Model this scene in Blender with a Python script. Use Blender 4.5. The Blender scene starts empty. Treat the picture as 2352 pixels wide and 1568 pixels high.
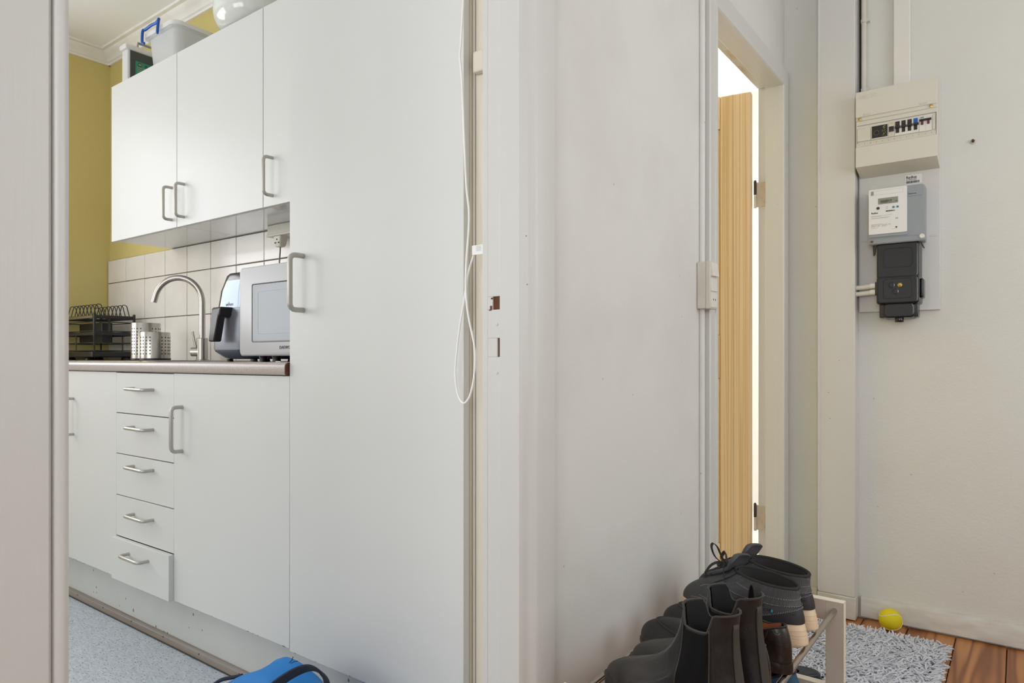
import bpy, bmesh, math, random
import numpy as np
from mathutils import Vector, Matrix
R = random.Random(7)
PI = math.pi
C = bpy.context.scene.collection
SC = bpy.context.scene

# ------------------------------------------------------------------ camera, world, lights, exposure
CAMZ = 0.92
cam_d = bpy.data.cameras.new('camera'); cam = bpy.data.objects.new('camera', cam_d); C.objects.link(cam)
cam.location = (0, 0, CAMZ); cam.rotation_euler = (PI/2, 0, math.radians(36.65))
cam_d.lens = 24.0; cam_d.sensor_width = 36.0; cam_d.shift_y = 41/2352; cam_d.clip_start = 0.02
SC.camera = cam
SC.view_settings.view_transform = 'Standard'; SC.view_settings.look = 'None'
SC.view_settings.gamma = 1.0; SC.view_settings.use_curve_mapping = False
SC.view_settings.exposure = 0.12
SC.cycles.use_denoising = True
SC.cycles.max_bounces = 10; SC.cycles.diffuse_bounces = 6; SC.cycles.transparent_max_bounces = 12
w = bpy.data.worlds.new('sky'); SC.world = w; w.use_nodes = True
w.node_tree.nodes['Background'].inputs[0].default_value = (0.93, 0.965, 1.0, 1)
w.node_tree.nodes['Background'].inputs[1].default_value = 1.6

def area(name, loc, rot, sx, sy, power, col=(1, 1, 1)):
    l = bpy.data.lights.new(name, 'AREA'); l.shape = 'RECTANGLE'; l.size = sx; l.size_y = sy
    l.energy = power; l.color = col
    o = bpy.data.objects.new(name, l); C.objects.link(o); o.location = loc; o.rotation_euler = rot
    return o
# daylight entering through the windows (each light sits just outside its window pane)
area('kitchen_window_daylight', (-4.16, 0.0, 1.6), (0, -PI/2, 0), 1.35, 1.9, 30, (0.98, 0.98, 1.0))
area('kitchen_front_window_daylight', (-1.85, -1.86, 1.5), (PI/2, 0, 0), 1.6, 1.2, 17, (1.0, 0.985, 0.97))
area('hall_window_daylight', (1.55, 1.55, 1.5), (0, PI/2, 0), 1.3, 1.6, 15, (0.95, 0.98, 1.0))
area('far_room_window_daylight', (-3.5, 2.9, 1.5), (0, -PI/2, 0), 1.3, 1.3, 75, (0.98, 0.99, 1.0))
area('hall_back_window_daylight', (0.35, -1.75, 1.42), (PI/2, 0, 0), 1.05, 1.1, 32, (0.95, 0.98, 1.0))

# ------------------------------------------------------------------ helpers
def lin(h):
    h = h.lstrip('#'); out = []
    for i in (0, 2, 4):
        c = int(h[i:i+2], 16)/255
        out.append(c/12.92 if c <= 0.04045 else ((c+0.055)/1.055)**2.4)
    return (*out, 1)

def mat(name, col, rough=0.6, metal=0.0, spec=0.5, bump=None, var=None, coat=0.0, alpha=None, trans=0.0, fn=None, sheen=0):
    """bump: (scale, strength, distance[, detail]); var: (scale, second colour, amount[, stretch])"""
    m = bpy.data.materials.new(name); m.use_nodes = True
    n, l = m.node_tree.nodes, m.node_tree.links
    b = n['Principled BSDF']
    c = lin(col) if isinstance(col, str) else col
    b.inputs['Base Color'].default_value = c; b.inputs['Roughness'].default_value = rough
    b.inputs['Metallic'].default_value = metal; b.inputs['Specular IOR Level'].default_value = spec
    b.inputs['Coat Weight'].default_value = coat; b.inputs['Transmission Weight'].default_value = trans
    if sheen: b.inputs['Sheen Weight'].default_value = sheen
    if alpha is not None: b.inputs['Alpha'].default_value = alpha
    tc = n.new('ShaderNodeTexCoord')
    if var:
        mp = n.new('ShaderNodeMapping'); l.new(tc.outputs['Object'], mp.inputs[0])
        if len(var) > 3: mp.inputs['Scale'].default_value = var[3]
        no = n.new('ShaderNodeTexNoise'); no.inputs['Scale'].default_value = var[0]; no.inputs['Detail'].default_value = 4
        l.new(mp.outputs[0], no.inputs['Vector'])
        rp = n.new('ShaderNodeValToRGB'); rp.color_ramp.elements[0].position = 0.35; rp.color_ramp.elements[1].position = 0.7
        l.new(no.outputs['Fac'], rp.inputs[0])
        mu = n.new('ShaderNodeMath'); mu.operation = 'MULTIPLY'; mu.inputs[1].default_value = var[2]
        l.new(rp.outputs[0], mu.inputs[0])
        mx = n.new('ShaderNodeMix'); mx.data_type = 'RGBA'
        l.new(mu.outputs[0], mx.inputs[0]); mx.inputs[6].default_value = c; mx.inputs[7].default_value = lin(var[1])
        l.new(mx.outputs[2], b.inputs['Base Color'])
    if bump:
        no = n.new('ShaderNodeTexNoise'); no.inputs['Scale'].default_value = bump[0]
        no.inputs['Detail'].default_value = bump[3] if len(bump) > 3 else 3
        l.new(tc.outputs['Object'], no.inputs['Vector'])
        bp = n.new('ShaderNodeBump'); bp.inputs['Strength'].default_value = bump[1]; bp.inputs['Distance'].default_value = bump[2]
        l.new(no.outputs['Fac'], bp.inputs['Height']); l.new(bp.outputs[0], b.inputs['Normal'])
    if fn: fn(m, n, l, b, tc)
    return m

def new_node(n, t, **kw):
    x = n.new(t)
    for k, v in kw.items():
        if hasattr(x, k): setattr(x, k, v)
        else: x.inputs[k].default_value = v
    return x

ORG = {}
def empty(name, loc, label=None, cat=None, group=None, rz=0):
    o = bpy.data.objects.new(name, None); C.objects.link(o); o.empty_display_size = 0.05
    o.location = loc; o.rotation_euler = (0, 0, rz); ORG[o.name] = Vector(loc)
    if label: o['label'] = label
    if cat: o['category'] = cat
    if group: o['group'] = group
    return o

class MB:
    def __init__(s): s.v = []; s.f = []
    def add(s, vs, fs):
        k = len(s.v); s.v += [tuple(p) for p in vs]; s.f += [tuple(i+k for i in f) for f in fs]; return s
    def box(s, x0, x1, y0, y1, z0, z1):
        v = [(x, y, z) for x in (x0, x1) for y in (y0, y1) for z in (z0, z1)]
        return s.add(v, [(0,1,3,2),(4,6,7,5),(0,4,5,1),(2,3,7,6),(0,2,6,4),(1,5,7,3)])
    def prism(s, poly, a, b, axis='z'):
        n = len(poly)
        def P(p, h):
            return {'z': (p[0], p[1], h), 'x': (h, p[0], p[1]), 'y': (p[0], h, p[1])}[axis]
        v = [P(p, a) for p in poly] + [P(p, b) for p in poly]
        f = [tuple(range(n)), tuple(range(2*n-1, n-1, -1))] + [(i, i+n, (i+1) % n+n, (i+1) % n) for i in range(n)]
        return s.add(v, f)
    def tube(s, pts, r, seg=8, closed=False, caps=True, flat=None):
        pts = [Vector(p) for p in pts]; n = len(pts); rings = []
        rr = r if isinstance(r, (list, tuple)) else [r]*n
        up = None
        for i, p in enumerate(pts):
            a = pts[i-1] if (i > 0 or closed) else p
            b = pts[(i+1) % n] if (i < n-1 or closed) else p
            t = (b-a)
            t = t.normalized() if t.length > 1e-9 else Vector((0, 0, 1))
            if up is None:
                up = Vector((0, 0, 1)) if abs(t.z) < .9 else Vector((1, 0, 0))
            u = (up - t*up.dot(t))
            u = u.normalized() if u.length > 1e-6 else t.orthogonal().normalized()
            up = u; vv = t.cross(u)
            rings.append([p + (u*math.cos(2*PI*k/seg) + vv*math.sin(2*PI*k/seg))*rr[i] for k in range(seg)])
        v = [q for rg in rings for q in rg]; f = []
        for i in range(n if closed else n-1):
            j = (i+1) % n
            for k in range(seg):
                f.append((i*seg+k, i*seg+(k+1) % seg, j*seg+(k+1) % seg, j*seg+k))
        if caps and not closed:
            f.append(tuple(range(seg-1, -1, -1))); f.append(tuple((n-1)*seg+k for k in range(seg)))
        return s.add(v, f)
    def lathe(s, prof, seg=24, c=(0, 0, 0), axis='z', cap=True):
        v = []; f = []; n = len(prof)
        for (r, h) in prof:
            for k in range(seg):
                a = 2*PI*k/seg; x, y = r*math.cos(a), r*math.sin(a)
                p = {'z': (x, y, h), 'y': (x, h, y), 'x': (h, x, y)}[axis]
                v.append((p[0]+c[0], p[1]+c[1], p[2]+c[2]))
        for i in range(n-1):
            for k in range(seg):
                f.append((i*seg+k, i*seg+(k+1) % seg, (i+1)*seg+(k+1) % seg, (i+1)*seg+k))
        if cap:
            f.append(tuple(range(seg-1, -1, -1))); f.append(tuple((n-1)*seg+k for k in range(seg)))
        return s.add(v, f)
    def loft(s, rings, cap0=True, cap1=True, closed=True):
        n = len(rings[0]); v = [p for r in rings for p in r]; f = []
        for i in range(len(rings)-1):
            for k in range(n if closed else n-1):
                f.append((i*n+k, i*n+(k+1) % n, (i+1)*n+(k+1) % n, (i+1)*n+k))
        if cap0: f.append(tuple(range(n-1, -1, -1)))
        if cap1: f.append(tuple((len(rings)-1)*n+k for k in range(n)))
        return s.add(v, f)
    def ribbon(s, pts, wdir, wid, th):
        """flat strap along pts; wdir the width direction"""
        wd = Vector(wdir).normalized(); rings = []
        pts = [Vector(p) for p in pts]; n = len(pts)
        for i, p in enumerate(pts):
            t = (pts[min(i+1, n-1)]-pts[max(i-1, 0)]).normalized(); nn = t.cross(wd).normalized()
            ww = wid[i] if isinstance(wid, (list, tuple)) else wid
            a, b = wd*ww/2, nn*th/2
            rings.append([p-a-b*.6, p-a+b*.6, p-a*.8+b, p+a*.8+b, p+a+b*.6, p+a-b*.6, p+a*.8-b, p-a*.8-b])
        return s.loft(rings)
    def build(s, name, m, parent=None, bevel=0.0, seg=2, smooth=True, angle=40, local=False, sub=0, solid=0, **tags):
        me = bpy.data.meshes.new(name)
        off = Vector((0, 0, 0)) if (local or parent is None) else ORG.get(parent.name, Vector((0, 0, 0)))
        me.from_pydata([(p[0]-off[0], p[1]-off[1], p[2]-off[2]) for p in s.v], [], s.f)
        bm = bmesh.new(); bm.from_mesh(me); bmesh.ops.recalc_face_normals(bm, faces=bm.faces); bm.to_mesh(me); bm.free()
        if smooth:
            me.polygons.foreach_set('use_smooth', [True]*len(me.polygons))
            if not sub: me.set_sharp_from_angle(angle=math.radians(angle))
        if m: me.materials.append(m)
        o = bpy.data.objects.new(name, me); C.objects.link(o)
        if parent is not None:
            o.parent = parent; ORG[o.name] = off
        if solid:
            md = o.modifiers.new('s', 'SOLIDIFY'); md.thickness = solid; md.offset = -1
        if sub:
            md = o.modifiers.new('u', 'SUBSURF'); md.levels = sub; md.render_levels = sub
        if bevel:
            md = o.modifiers.new('b', 'BEVEL'); md.width = bevel; md.segments = seg; md.limit_method = 'ANGLE'
            md.angle_limit = math.radians(40); md.harden_normals = False
        for k, v in tags.items(): o[k] = v
        return o

def box(name, m, parent, x0, x1, y0, y1, z0, z1, bevel=0.0, seg=2, **tags):
    return MB().box(x0, x1, y0, y1, z0, z1).build(name, m, parent, bevel=bevel, seg=seg, **tags)

def dup(o, parent=None):
    c = o.copy(); C.objects.link(c)
    if parent is not None: c.parent = parent
    for ch in list(o.children): dup(ch, c)
    return c

def rrect(cx, cy, hx, hy, r, n=5):
    out = []
    for (sx, sy, a0) in ((1, 1, 0), (-1, 1, PI/2), (-1, -1, PI), (1, -1, 3*PI/2)):
        for k in range(n+1):
            a = a0+PI/2*k/n
            out.append((cx+sx*(hx-r)+r*math.cos(a), cy+sy*(hy-r)+r*math.sin(a)))
    return out

def text_mesh(s, size, extrude=0.0003, spacing=1.0, bold=False, align='LEFT'):
    cu = bpy.data.curves.new('t', 'FONT'); cu.body = s; cu.size = size; cu.extrude = extrude; cu.space_character = spacing
    cu.align_x = align; cu.resolution_u = 2
    if bold: cu.offset = size*0.02
    o = bpy.data.objects.new('t', cu); C.objects.link(o)
    bpy.context.view_layer.update()
    me = bpy.data.meshes.new_from_object(o.evaluated_get(bpy.context.evaluated_depsgraph_get()))
    bpy.data.objects.remove(o); bpy.data.curves.remove(cu)
    return me
def text(name, s, m, parent, loc, size, axis='-y', spacing=1.0, bold=False, align='LEFT', sx=1.0, tilt=0.0):
    me = text_mesh(s, size, 0.0003, spacing, bold, align)
    off = ORG.get(parent.name, Vector((0, 0, 0))) if parent else Vector((0, 0, 0))
    loc = Vector(loc)-off
    for v in me.vertices:
        x, y, z = v.co; x *= sx
        if tilt: x, y = x*math.cos(tilt)-y*math.sin(tilt), x*math.sin(tilt)+y*math.cos(tilt)
        if axis == '-y': v.co = (loc.x+x, loc.y-z, loc.z+y)
        elif axis == '+x': v.co = (loc.x+z, loc.y+x, loc.z+y)
        elif axis == '-x': v.co = (loc.x-z, loc.y-x, loc.z+y)
    me.materials.clear(); me.materials.append(m)
    o = bpy.data.objects.new(name, me); C.objects.link(o); o.parent = parent
    return o

def smooth_path(P, n=6):
    P = [Vector(p) for p in P]; out = []
    for i in range(len(P)-1):
        a, b_, c, d = P[max(i-1, 0)], P[i], P[i+1], P[min(i+2, len(P)-1)]
        for k in range(n):
            t_ = k/n; out.append(.5*((2*b_)+(c-a)*t_+(2*a-5*b_+4*c-d)*t_*t_+(-a+3*b_-3*c+d)*t_**3))
    out.append(P[-1]); return out
F = 1568.0
def ray(x):
    r = (x-1176)/F
    return (.8024*r-.5969, .5969*r+.8024)
def atY(x, y, Y):
    """world point under a photo pixel on a plane Y = const (used to measure)"""
    dx, dy = ray(x); d = Y/dy
    return Vector((dx*d, Y, CAMZ+(825-y)/F*d))
def atX(x, y, X):
    dx, dy = ray(x); d = X/dx
    return Vector((X, dy*d, CAMZ+(825-y)/F*d))

# ------------------------------------------------------------------ materials
def plaster_fn(scale, strength, dist, smudge='#b9b3a8', amt=0.35, marks=True):
    def fn(m, n, l, b, tc):
        no = new_node(n, 'ShaderNodeTexNoise', Scale=scale, Detail=5.0, Roughness=0.6)
        l.new(tc.outputs['Object'], no.inputs['Vector'])
        vo = new_node(n, 'ShaderNodeTexVoronoi', Scale=scale*1.4); l.new(tc.outputs['Object'], vo.inputs['Vector'])
        ad = new_node(n, 'ShaderNodeMath', operation='MULTIPLY_ADD'); l.new(vo.outputs['Distance'], ad.inputs[0]); ad.inputs[1].default_value = .25; l.new(no.outputs['Fac'], ad.inputs[2])
        bp = new_node(n, 'ShaderNodeBump', Strength=strength, Distance=dist); l.new(ad.outputs[0], bp.inputs['Height'])
        l.new(bp.outputs[0], b.inputs['Normal'])
        n2 = new_node(n, 'ShaderNodeTexNoise', Scale=2.3, Detail=6.0, Roughness=0.62)
        l.new(tc.outputs['Object'], n2.inputs['Vector'])
        rp = n.new('ShaderNodeValToRGB'); rp.color_ramp.elements[0].position = .42; rp.color_ramp.elements[1].position = .78
        l.new(n2.outputs['Fac'], rp.inputs[0])
        mu = new_node(n, 'ShaderNodeMath', operation='MULTIPLY'); mu.inputs[1].default_value = amt
        l.new(rp.outputs[0], mu.inputs[0])
        mx = new_node(n, 'ShaderNodeMix', data_type='RGBA'); l.new(mu.outputs[0], mx.inputs[0])
        mx.inputs[6].default_value = b.inputs['Base Color'].default_value; mx.inputs[7].default_value = lin(smudge)
        last = mx.outputs[2]
        if marks:  # scattered small scuffs
            v2 = new_node(n, 'ShaderNodeTexVoronoi', Scale=14.0); l.new(tc.outputs['Object'], v2.inputs['Vector'])
            lt = new_node(n, 'ShaderNodeMath', operation='LESS_THAN'); lt.inputs[1].default_value = 0.035
            l.new(v2.outputs['Distance'], lt.inputs[0])
            m3 = new_node(n, 'ShaderNodeMath', operation='MULTIPLY'); m3.inputs[1].default_value = .45
            l.new(lt.outputs[0], m3.inputs[0])
            mx2 = new_node(n, 'ShaderNodeMix', data_type='RGBA'); l.new(m3.outputs[0], mx2.inputs[0])
            l.new(last, mx2.inputs[6]); mx2.inputs[7].default_value = lin('#8a8378'); last = mx2.outputs[2]
        l.new(last, b.inputs['Base Color'])
    return fn
def speck(n, l, b, tc, scale=42.0, col='#6d6152', thr=.19, dens=.5):
    mp = n.new('ShaderNodeMapping'); mp.inputs['Scale'].default_value = (1, 1, .7); l.new(tc.outputs['Object'], mp.inputs[0])
    v = new_node(n, 'ShaderNodeTexVoronoi', Scale=scale); l.new(mp.outputs[0], v.inputs['Vector'])
    sp = n.new('ShaderNodeSeparateColor'); l.new(v.outputs['Color'], sp.inputs[0])
    mu = new_node(n, 'ShaderNodeMath', operation='MULTIPLY'); l.new(sp.outputs[0], mu.inputs[0]); mu.inputs[1].default_value = thr
    lt = new_node(n, 'ShaderNodeMath', operation='LESS_THAN'); l.new(v.outputs['Distance'], lt.inputs[0]); l.new(mu.outputs[0], lt.inputs[1])
    no = new_node(n, 'ShaderNodeTexNoise', Scale=7.0); l.new(tc.outputs['Object'], no.inputs['Vector'])
    gt = new_node(n, 'ShaderNodeMath', operation='GREATER_THAN'); l.new(no.outputs['Fac'], gt.inputs[0]); gt.inputs[1].default_value = dens
    m3 = new_node(n, 'ShaderNodeMath', operation='MULTIPLY'); l.new(lt.outputs[0], m3.inputs[0]); l.new(gt.outputs[0], m3.inputs[1])
    mx = new_node(n, 'ShaderNodeMix', data_type='RGBA'); l.new(m3.outputs[0], mx.inputs[0])
    src = b.inputs['Base Color'].links
    if src: l.new(src[0].from_socket, mx.inputs[6])
    else: mx.inputs[6].default_value = b.inputs['Base Color'].default_value
    mx.inputs[7].default_value = lin(col); l.new(mx.outputs[2], b.inputs['Base Color'])
M = {}
M['plaster'] = mat('plaster', '#dbdad6', .75, spec=.25, fn=plaster_fn(210, .28, .0009))
M['plaster_rough'] = mat('plaster_rough', '#d8d8d2', .7, spec=.25, fn=plaster_fn(110, .45, .0020, '#c9c5b8', .3))
M['kitchen_yellow'] = mat('kitchen_yellow', '#d0c07e', .65, spec=.3, fn=plaster_fn(140, .35, .0014, '#c4b26c', .5))
M['white_wall'] = mat('white_wall', '#e9e8e6', .8, spec=.2, bump=(120, .2, .001))
M['ceiling'] = mat('ceiling', '#f4f5f8', .8, spec=.2, bump=(40, .15, .002))
M['plaster_trim'] = mat('plaster_trim', '#f1efeb', .6, spec=.3, bump=(30, .3, .002), var=(9, '#cfcabf', .35))
def paint_fn(m, n, l, b, tc):
    mp = n.new('ShaderNodeMapping'); mp.inputs['Scale'].default_value = (90, 90, 3); l.new(tc.outputs['Object'], mp.inputs[0])
    no = new_node(n, 'ShaderNodeTexNoise', Scale=1.6, Detail=4.0); l.new(mp.outputs[0], no.inputs['Vector'])
    n2 = new_node(n, 'ShaderNodeTexNoise', Scale=16.0, Detail=3.0); l.new(tc.outputs['Object'], n2.inputs['Vector'])
    ad = new_node(n, 'ShaderNodeMath', operation='ADD'); l.new(no.outputs['Fac'], ad.inputs[0]); l.new(n2.outputs['Fac'], ad.inputs[1])
    bp = new_node(n, 'ShaderNodeBump', Strength=.35, Distance=.0012); l.new(ad.outputs[0], bp.inputs['Height']); l.new(bp.outputs[0], b.inputs['Normal'])
    v2 = new_node(n, 'ShaderNodeTexVoronoi', Scale=26.0); l.new(tc.outputs['Object'], v2.inputs['Vector'])
    lt = new_node(n, 'ShaderNodeMath', operation='LESS_THAN'); lt.inputs[1].default_value = 0.045; l.new(v2.outputs['Distance'], lt.inputs[0])
    n3 = new_node(n, 'ShaderNodeTexNoise', Scale=5.0, Detail=2.0); l.new(tc.outputs['Object'], n3.inputs['Vector'])
    gt = new_node(n, 'ShaderNodeMath', operation='GREATER_THAN'); gt.inputs[1].default_value = 0.56; l.new(n3.outputs['Fac'], gt.inputs[0])
    m3 = new_node(n, 'ShaderNodeMath', operation='MULTIPLY'); l.new(lt.outputs[0], m3.inputs[0]); l.new(gt.outputs[0], m3.inputs[1])
    mx = new_node(n, 'ShaderNodeMix', data_type='RGBA'); l.new(m3.outputs[0], mx.inputs[0])
    mx.inputs[6].default_value = b.inputs['Base Color'].default_value; mx.inputs[7].default_value = lin('#8b7f70')
    l.new(mx.outputs[2], b.inputs['Base Color'])
M['paint'] = mat('painted_wood', '#d0cfcb', .38, spec=.5, fn=paint_fn)
M['paint_worn'] = mat('worn_painted_wood', '#d3d1cc', .42, spec=.45, var=(14, '#b4a793', .45, (1, 1, 3)), bump=(22, .5, .0025))
M['laminate'] = mat('white_laminate', '#d6d6d3', .42, spec=.5, bump=(60, .05, .0008), var=(1.6, '#cfd0ce', .4))
M['laminate_gloss'] = mat('glossy_laminate', '#d6d8d8', .10, spec=1.0)
M['carcass'] = mat('cabinet_carcass', '#cfcdc8', .5)
M['beige_side'] = mat('cream_painted_side', '#e6dfd0', .45, var=(3, '#dccfb4', .5, (1, 1, .4)))
M['dark_gap'] = mat('dark_gap', '#3c3a36', .8)
M['steel_handle'] = mat('satin_handle', '#b9b6ae', .36, metal=.55, spec=.5)
M['steel'] = mat('brushed_steel', '#b3afa9', .27, metal=1.0, bump=(40, .06, .0005))
M['chrome'] = mat('chrome_tube', '#b5afa7', .22, metal=1.0)
M['plinth'] = mat('plinth_board', '#c9cac8', .45, var=(5, '#bdbcb6', .5), fn=lambda m, n, l, b, tc: speck(n, l, b, tc))
M['grey_wood'] = mat('grey_worn_wood', '#8d8379', .5, var=(6, '#6b5f54', .7, (.3, 6, 6)), bump=(30, .3, .001))
def worktop_fn(m, n, l, b, tc):
    v = new_node(n, 'ShaderNodeTexNoise', Scale=420.0, Detail=2.0); l.new(tc.outputs['Object'], v.inputs['Vector'])
    rp = n.new('ShaderNodeValToRGB'); rp.color_ramp.elements[0].position = .38; rp.color_ramp.elements[1].position = .62
    rp.color_ramp.elements[0].color = lin('#a09490'); rp.color_ramp.elements[1].color = lin('#b9aea9')
    l.new(v.outputs['Fac'], rp.inputs[0]); l.new(rp.outputs[0], b.inputs['Base Color'])
M['worktop'] = mat('speckled_worktop', '#b7a9a2', .28, fn=worktop_fn, spec=.5)
def tile_fn(m, n, l, b, tc):
    no = new_node(n, 'ShaderNodeTexNoise', Scale=60.0, Detail=3.0); l.new(tc.outputs['Object'], no.inputs['Vector'])
    bp = new_node(n, 'ShaderNodeBump', Strength=.12, Distance=.001); l.new(no.outputs['Fac'], bp.inputs['Height']); l.new(bp.outputs[0], b.inputs['Normal'])
M['tile'] = mat('glazed_tile', '#eae6e0', .16, spec=.55, fn=tile_fn, var=(7, '#dcd5cc', .5))
M['grout'] = mat('grout', '#7f7367', .9, var=(25, '#4f463d', .7))
def vinyl_fn(m, n, l, b, tc):
    mp = n.new('ShaderNodeMapping'); mp.inputs['Scale'].default_value = (60, 150, 60); mp.inputs['Rotation'].default_value = (0, 0, .35)
    l.new(tc.outputs['Object'], mp.inputs[0])
    v = new_node(n, 'ShaderNodeTexVoronoi', Scale=1.0); l.new(mp.outputs[0], v.inputs['Vector'])
    lt = new_node(n, 'ShaderNodeMath', operation='LESS_THAN'); lt.inputs[1].default_value = .19; l.new(v.outputs['Distance'], lt.inputs[0])
    v2 = new_node(n, 'ShaderNodeTexVoronoi', Scale=1.7); l.new(mp.outputs[0], v2.inputs['Vector'])
    hs = new_node(n, 'ShaderNodeMix', data_type='RGBA'); hs.inputs[6].default_value = lin('#c3cbd3'); hs.inputs[7].default_value = lin('#a9b1b9')
    sp = n.new('ShaderNodeSeparateColor'); l.new(v2.outputs['Color'], sp.inputs[0]); l.new(sp.outputs[0], hs.inputs[0])
    mx = new_node(n, 'ShaderNodeMix', data_type='RGBA'); l.new(lt.outputs[0], mx.inputs[0]); l.new(hs.outputs[2], mx.inputs[6]); mx.inputs[7].default_value = lin('#5f6468')
    l.new(mx.outputs[2], b.inputs['Base Color'])
M['vinyl'] = mat('speckled_vinyl', '#b9c1c9', .42, fn=vinyl_fn)
def wood_fn(c0, c1, c2, axis=1, ring=7.0, knots=True, scale=1.0, lat=1.0):
    """long grain along the axis, per-object offset so that boards differ"""
    def fn(m, n, l, b, tc):
        oi = n.new('ShaderNodeObjectInfo')
        sc = [9*scale, 9*scale, 9*scale]; sc[axis] = .55*scale
        mp = n.new('ShaderNodeMapping'); mp.inputs['Scale'].default_value = [q*lat if i_ != axis else q for i_, q in enumerate(sc)]; l.new(tc.outputs['Object'], mp.inputs[0])
        mr = new_node(n, 'ShaderNodeMath', operation='MULTIPLY'); mr.inputs[1].default_value = 37.0; l.new(oi.outputs['Random'], mr.inputs[0])
        cb = n.new('ShaderNodeCombineXYZ'); l.new(mr.outputs[0], cb.inputs[0]); l.new(mr.outputs[0], cb.inputs[2])
        va = new_node(n, 'ShaderNodeVectorMath', operation='ADD'); l.new(mp.outputs[0], va.inputs[0]); l.new(cb.outputs[0], va.inputs[1])
        no = new_node(n, 'ShaderNodeTexNoise', Scale=1.0, Detail=2.0, Distortion=.4); l.new(va.outputs[0], no.inputs['Vector'])
        mu = new_node(n, 'ShaderNodeMath', operation='MULTIPLY'); mu.inputs[1].default_value = ring*6.28; l.new(no.outputs['Fac'], mu.inputs[0])
        sn = new_node(n, 'ShaderNodeMath', operation='SINE'); l.new(mu.outputs[0], sn.inputs[0])
        mr2 = n.new('ShaderNodeMapRange'); mr2.inputs[1].default_value = -1; mr2.inputs[2].default_value = 1; l.new(sn.outputs[0], mr2.inputs[0])
        rp = n.new('ShaderNodeValToRGB'); rp.color_ramp.elements[0].position = 0.0; rp.color_ramp.elements[1].position = 1.0
        rp.color_ramp.elements[0].color = lin(c0); rp.color_ramp.elements[1].color = lin(c2)
        e = rp.color_ramp.elements.new(.55); e.color = lin(c1)
        l.new(mr2.outputs[0], rp.inputs[0])
        last = rp.outputs[0]
        if knots:
            sk = [7, 7, 7]; sk[axis] = 2.2
            m4 = n.new('ShaderNodeMapping'); m4.inputs['Scale'].default_value = sk; l.new(tc.outputs['Object'], m4.inputs[0])
            v = new_node(n, 'ShaderNodeTexVoronoi', Scale=1.0); l.new(m4.outputs[0], v.inputs['Vector'])
            r3 = n.new('ShaderNodeMapRange'); r3.inputs[1].default_value = .04; r3.inputs[2].default_value = .15; r3.inputs[3].default_value = .75; r3.inputs[4].default_value = 0
            l.new(v.outputs['Distance'], r3.inputs[0])
            mx = new_node(n, 'ShaderNodeMix', data_type='RGBA'); l.new(r3.outputs[0], mx.inputs[0]); l.new(last, mx.inputs[6]); mx.inputs[7].default_value = lin('#5c3018')
            last = mx.outputs[2]
        l.new(last, b.inputs['Base Color'])
        bp = new_node(n, 'ShaderNodeBump', Strength=.12, Distance=.0006); l.new(mr2.outputs[0], bp.inputs['Height']); l.new(bp.outputs[0], b.inputs['Normal'])
    return fn
M['floor_wood'] = mat('varnished_pine_floor', '#a0622f', .33, spec=.5, fn=wood_fn('#b57c4a', '#a66a3a', '#804b27', 1, 8))
M['door_pine'] = mat('pale_pine', '#d3ab74', .5, fn=wood_fn('#e1c7a2', '#ddc199', '#d0b083', 2, 4, knots=False, scale=.6, lat=10.0))
M['bare_wood'] = mat('bare_brown_wood', '#6b3f2a', .8, bump=(60, .6, .002), var=(30, '#3f2418', .7))
M['plastic_white'] = mat('white_plastic', '#dedbd3', .4)
M['plastic_cream'] = mat('aged_white_plastic', '#d3cfc3', .38, var=(12, '#bdb6a5', .4))
M['plastic_panel'] = mat('consumer_unit_plastic', '#d2cfc3', .42, bump=(300, .05, .0004))
M['plastic_grey'] = mat('grey_plastic', '#8f959a', .38)
M['meter_white'] = mat('meter_label_white', '#e2e2e0', .35)
M['black_gloss'] = mat('black_bakelite', '#131313', .2, spec=.6)
M['black'] = mat('black_plastic', '#1a1a1b', .4)
M['black_wire'] = mat('black_coated_wire', '#222425', .38, spec=.6)
M['ink'] = mat('dark_print', '#3a3a3c', .6)
M['ink_faint'] = mat('faint_print', '#8f8f8f', .6)
M['lcd'] = mat('display_glass', '#8d9183', .2)
M['blue'] = mat('blue_plastic', '#0a55b0', .35)
M['teal_button'] = mat('teal_button', '#2c7f9e', .3)
M['brass'] = mat('brass', '#c8a45c', .3, metal=1.0)
M['red_switch'] = mat('dark_red_switch', '#5e2a24', .4)
M['yellow_tag'] = mat('yellow_print', '#d8c04a', .5)
M['hinge'] = mat('painted_hinge', '#d6cbb9', .45, bump=(90, .3, .001), var=(30, '#a39078', .4))
M['hinge_dark'] = mat('worn_steel_hinge', '#4b4037', .5, metal=.6)
M['clear_box'] = mat('translucent_plastic', '#eceeee', .3, alpha=.38, spec=.5)
M['clear_lid'] = mat('translucent_lid', '#eeefef', .3, alpha=.72)
M['dark_lining'] = mat('dark_box_lining', '#414844', .5)
M['label_green'] = mat('green_label', '#2d8c74', .5)
M['label_tan'] = mat('tan_label', '#c2aa8b', .6)
M['enamel'] = mat('white_enamel', '#dfe1dc', .1, spec=.7, coat=.5)
M['enamel_in'] = mat('dark_red_mark', '#4a1c1a', .4)
M['cord_white'] = mat('white_cord', '#efefed', .4)
M['rack_paint'] = mat('cream_rack_paint', '#c2b5a8', .5, var=(30, '#ab9c8c', .25), bump=(200, .1, .0006))
M['rack_edge'] = mat('rack_edge', '#e9e2cf', .5)
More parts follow.
